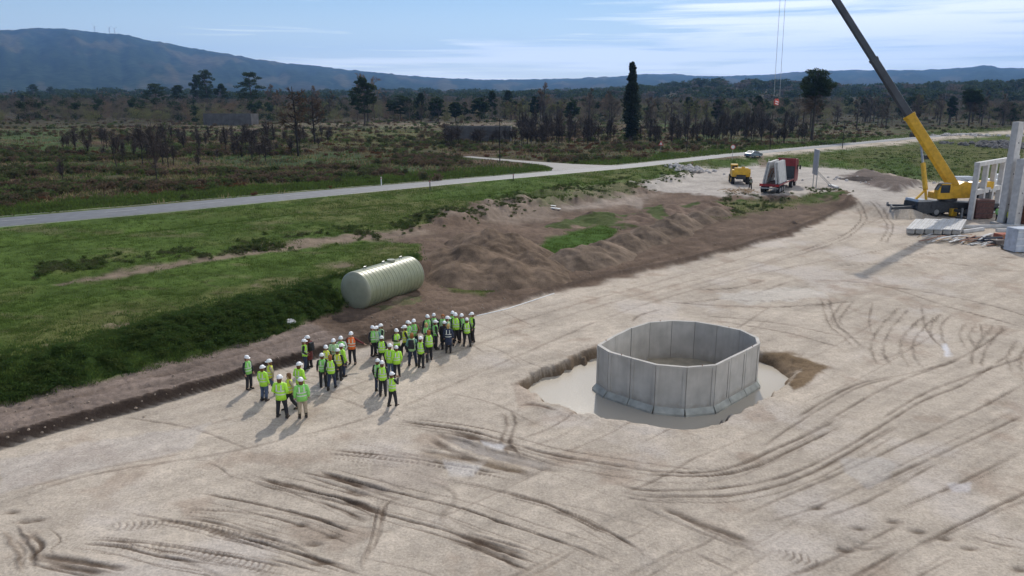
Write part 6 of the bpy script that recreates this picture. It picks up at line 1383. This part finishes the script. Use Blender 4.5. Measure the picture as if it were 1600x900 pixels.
clump_field('bank_weeds', 'lumpy dark rank weeds along the shaded bank at the left', 'weeds', spread_pts(q, .15), rng.uniform(0, 6.28, len(q)), rng.uniform(.35, 1.0, len(q)), [bush_mesh('weed', .42, .38, 170, .05, 'grass_rank_shaded', 140), bush_mesh('weed', .5, .34, 170, .05, 'grass_rank_shaded', 141), bush_mesh('weed', .4, .42, 150, .05, 'grass_b', 142)])
q = pick(GRM * (GY < yr) * (.35 + .65 * ss(.40, .6, fbm(GX * .35, GY * .35, 103, 4))) * .9, 30000)
clump_field('short_grass', 'short uneven grass over the green field and the road verge', 'grass', spread_pts(q, .2), rng.uniform(0, 6.28, len(q)), rng.uniform(.6, 1.5, len(q)) * np.clip(GY[q] / 70, .8, 2.2), [tuft(.08, 14, .18, 'grass_a', 4, .02), tuft(.09, 14, .18, 'grass_b', 5, .02), tuft(.10, 12, .2, 'grass_a', 6, .02)])
# weedy humps along the ditch and the edge of the parking area
zm = zone([(640, 342), (820, 300), (1030, 268), (1085, 264), (1080, 282), (1000, 300), (850, 325), (700, 355)], 5, 8, .5)
for zp_, k_ in [([(1120, 325), (1130, 308), (1225, 304), (1300, 292), (1325, 300), (1250, 318), (1150, 335)], 1), ([(60, 415), (370, 378), (640, 345), (650, 362), (380, 396), (60, 440)], 1), ([(1300, 244), (1420, 236), (1600, 228), (1600, 262), (1480, 282), (1440, 285), (1350, 268)], .8)]:
    zm = np.maximum(zm, zone(zp_, 5, 8, .5) * k_)
q = pick(zm * ss(.46, .64, fbm(GX * .4, GY * .4, 107, 4)), 1900)
clump_field('weed_clumps', 'dark weedy clumps along the field ditch and beside the parking area', 'weeds', spread_pts(q, .3), rng.uniform(0, 6.28, len(q)), rng.uniform(.25, .7, len(q)), [bush_mesh('weed', .7, .55, 110, .09, 'grass_b', 7), bush_mesh('weed', .8, .5, 110, .09, 'bush_a', 8), bush_mesh('weed', .6, .5, 100, .09, 'bush_d', 9)])
q = pick(VERGE * .9, 9000)
clump_field('verge_grass', 'grass on the far verge of the road', 'grass', spread_pts(q, .4), rng.uniform(0, 6.28, len(q)), rng.uniform(1.2, 3, len(q)), [tuft(.16, 14, .2, 'grass_a', 14, .03), tuft(.18, 14, .2, 'grass_b', 15, .03)])
dist = np.hypot(GX, GY)
sc_m = bmask * (1 - verge) * (dist < 520) * (side_dist(GX, GY) > 2)
q = pick(sc_m * ss(.46, .62, fbm(GX * .06, GY * .10, 111, 5)) * .9, 7000)
clump_field('scrub', 'low heath and gorse scrub beyond the road', 'scrub', spread_pts(q, .8), rng.uniform(0, 6.28, len(q)), rng.uniform(.35, 1.25, len(q)) ** 1.2, [bush_mesh('heath', 1.0, 1.0, 190, .13, k_, 30 + i) for i, k_ in enumerate(['bush_a', 'bush_b', 'bush_a', 'bush_d', 'bush_b'])])
q = pick(sc_m * ss(.56, .66, fbm(GX * .05, GY * .08, 113, 4)), 900)
clump_field('bracken', 'rust coloured dead bracken among the scrub', 'bracken', spread_pts(q, .8), rng.uniform(0, 6.28, len(q)), rng.uniform(.4, 1.0, len(q)), [bush_mesh('fern', .9, .6, 150, .12, 'bush_c', 41)])
q = pick(sc_m * .5, 9000)
clump_field('dry_grass', 'dry tussocks between the scrub beyond the road', 'grass', spread_pts(q, .8), rng.uniform(0, 6.28, len(q)), rng.uniform(1.5, 3.2, len(q)), [tuft(.2, 12, .25, 'grass_dry', 51, .03), tuft(.2, 12, .25, 'grass_b', 52, .035), tuft(.2, 12, .25, 'bush_b', 53, .035)])
# far woods
def wood_clump(kind, h, w_, n, size, m, seed):
    r = np.random.default_rng(seed); P = []
    if kind == 'cone':
        for k in range(16): t = r.random(); P.append(ell(n // 16, (r.normal(0, w_ * .18), r.normal(0, w_ * .18), h * (.12 + .8 * t)), (w_ * .3 * (1.2 - .7 * t), w_ * .3 * (1.2 - .7 * t), h * .09), r, .2))
    else:
        for k in range(14): a = r.uniform(0, 6.28); q_ = w_ * .33 * math.sqrt(r.random()); P.append(ell(n // 14, (math.cos(a) * q_, math.sin(a) * q_, h * r.uniform(.05, .86)), (w_ * .25, w_ * .25, h * .13), r, .1))
    V = tri_cloud(np.concatenate(P), size, r, aspect=.35 if kind == 'bare' else 1)
    V = np.concatenate([V, np.array([(-.2, 0, -1), (.2, 0, -1), (0, 0, h * .8)])]); return tri_mesh('clump', V, m)
def wood_pts(n, r0, r1, dens):
    a = rng.uniform(R(-44), R(44), n); d = np.sqrt(rng.uniform(r0 * r0, r1 * r1, n)); x, y = d * np.sin(a), d * np.cos(a); kq = dens(x, y, d) > rng.random(n); x, y = x[kq], y[kq]; return np.stack([x, y, Hbase(x, y) - .3], 1)
P1 = wood_pts(5200, 350, 760, lambda x, y, d: ss(345, 420, d + (fbm(x / 40, y / 40, 121, 3) - .5) * 130 + np.clip(x, -100, 300) * -.10) * ss(.30, .5, fbm(x / 55, y / 55, 122, 3)))
clump_field('far_woods', 'mixed leafless and evergreen woods across the plain', 'woods', P1, rng.uniform(0, 6.28, len(P1)), rng.uniform(.55, 1.15, len(P1)),
            [wood_clump('bare', 11, 8, 650, .32, 'twig_rust', 1), wood_clump('bare', 12, 8, 700, .30, 'twig', 2), wood_clump('bare', 10, 8, 650, .32, 'twig_olive', 3), wood_clump('bare', 11, 9, 650, .32, 'twig', 4), wood_clump('cone', 11, 7, 600, .42, 'pine_leaf', 5), wood_clump('bare', 9, 8, 650, .32, 'twig_olive', 6)])
P2 = wood_pts(9000, 760, 2400, lambda x, y, d: ss(.32, .46, fbm(x / 130, y / 130, 125, 4)))
clump_field('distant_forest', 'distant dark forest patches on the low rises before the mountains', 'forest', P2, rng.uniform(0, 6.28, len(P2)), rng.uniform(.8, 1.6, len(P2)) * (1 + .35 * ss(900, 2000, np.hypot(P2[:, 0], P2[:, 1]))),
            [wood_clump('round', 11, 13, 260, .9, 'pine_leaf', 11), wood_clump('round', 10, 13, 260, .9, 'pine_leaf_light', 12), wood_clump('round', 10, 13, 260, .8, 'twig', 13), wood_clump('round', 11, 13, 260, .9, 'pine_leaf', 14)])
P3 = wood_pts(1800, 165, 420, lambda x, y, d: zsel(x, y))if False else None

# ------------------------------------------------------------------ loose clods
mat('clod', (.27, .215, .17), .95, 6, .35)
rc = random.Random(9)
b = MB()
for _ in range(190):      # clods and stones on the mud strip and round the heaps
    px = rc.uniform(0, 1300); py = np.interp(px, [0, 400, 560, 745, 1060, 1300], [668, 570, 520, 470, 400, 335]) + rc.gauss(0, 14)
    p = hit(px, py); b.rock((p.x, p.y, p.z + .01), rc.uniform(.03, .08))
tag(b.build('soil_clods', 'clod'), 'dry clods and stones strewn over the muddy strip and heap foot', 'clods', kind='stuff')

# ------------------------------------------------------------------ haze
HZ = 930.0
hv = MB().box((0, 7000, HZ / 2 - 15), (30000, 17000, HZ + 30))
ho = hv.build('haze', 'glass'); ho.data.materials.clear()
hzm = bpy.data.materials.new('haze'); hzm.use_nodes = True; t = hzm.node_tree; t.nodes.clear(); o_ = t.nodes.new('ShaderNodeOutputMaterial'); pv = t.nodes.new('ShaderNodeVolumePrincipled')
pv.inputs['Color'].default_value = (.25, .50, 1.0, 1); pv.inputs['Density'].default_value = 7.5e-5; pv.inputs['Anisotropy'].default_value = .35
t.links.new(pv.outputs[0], o_.inputs['Volume']); ho.data.materials.append(hzm); tag(ho, kind='stuff')
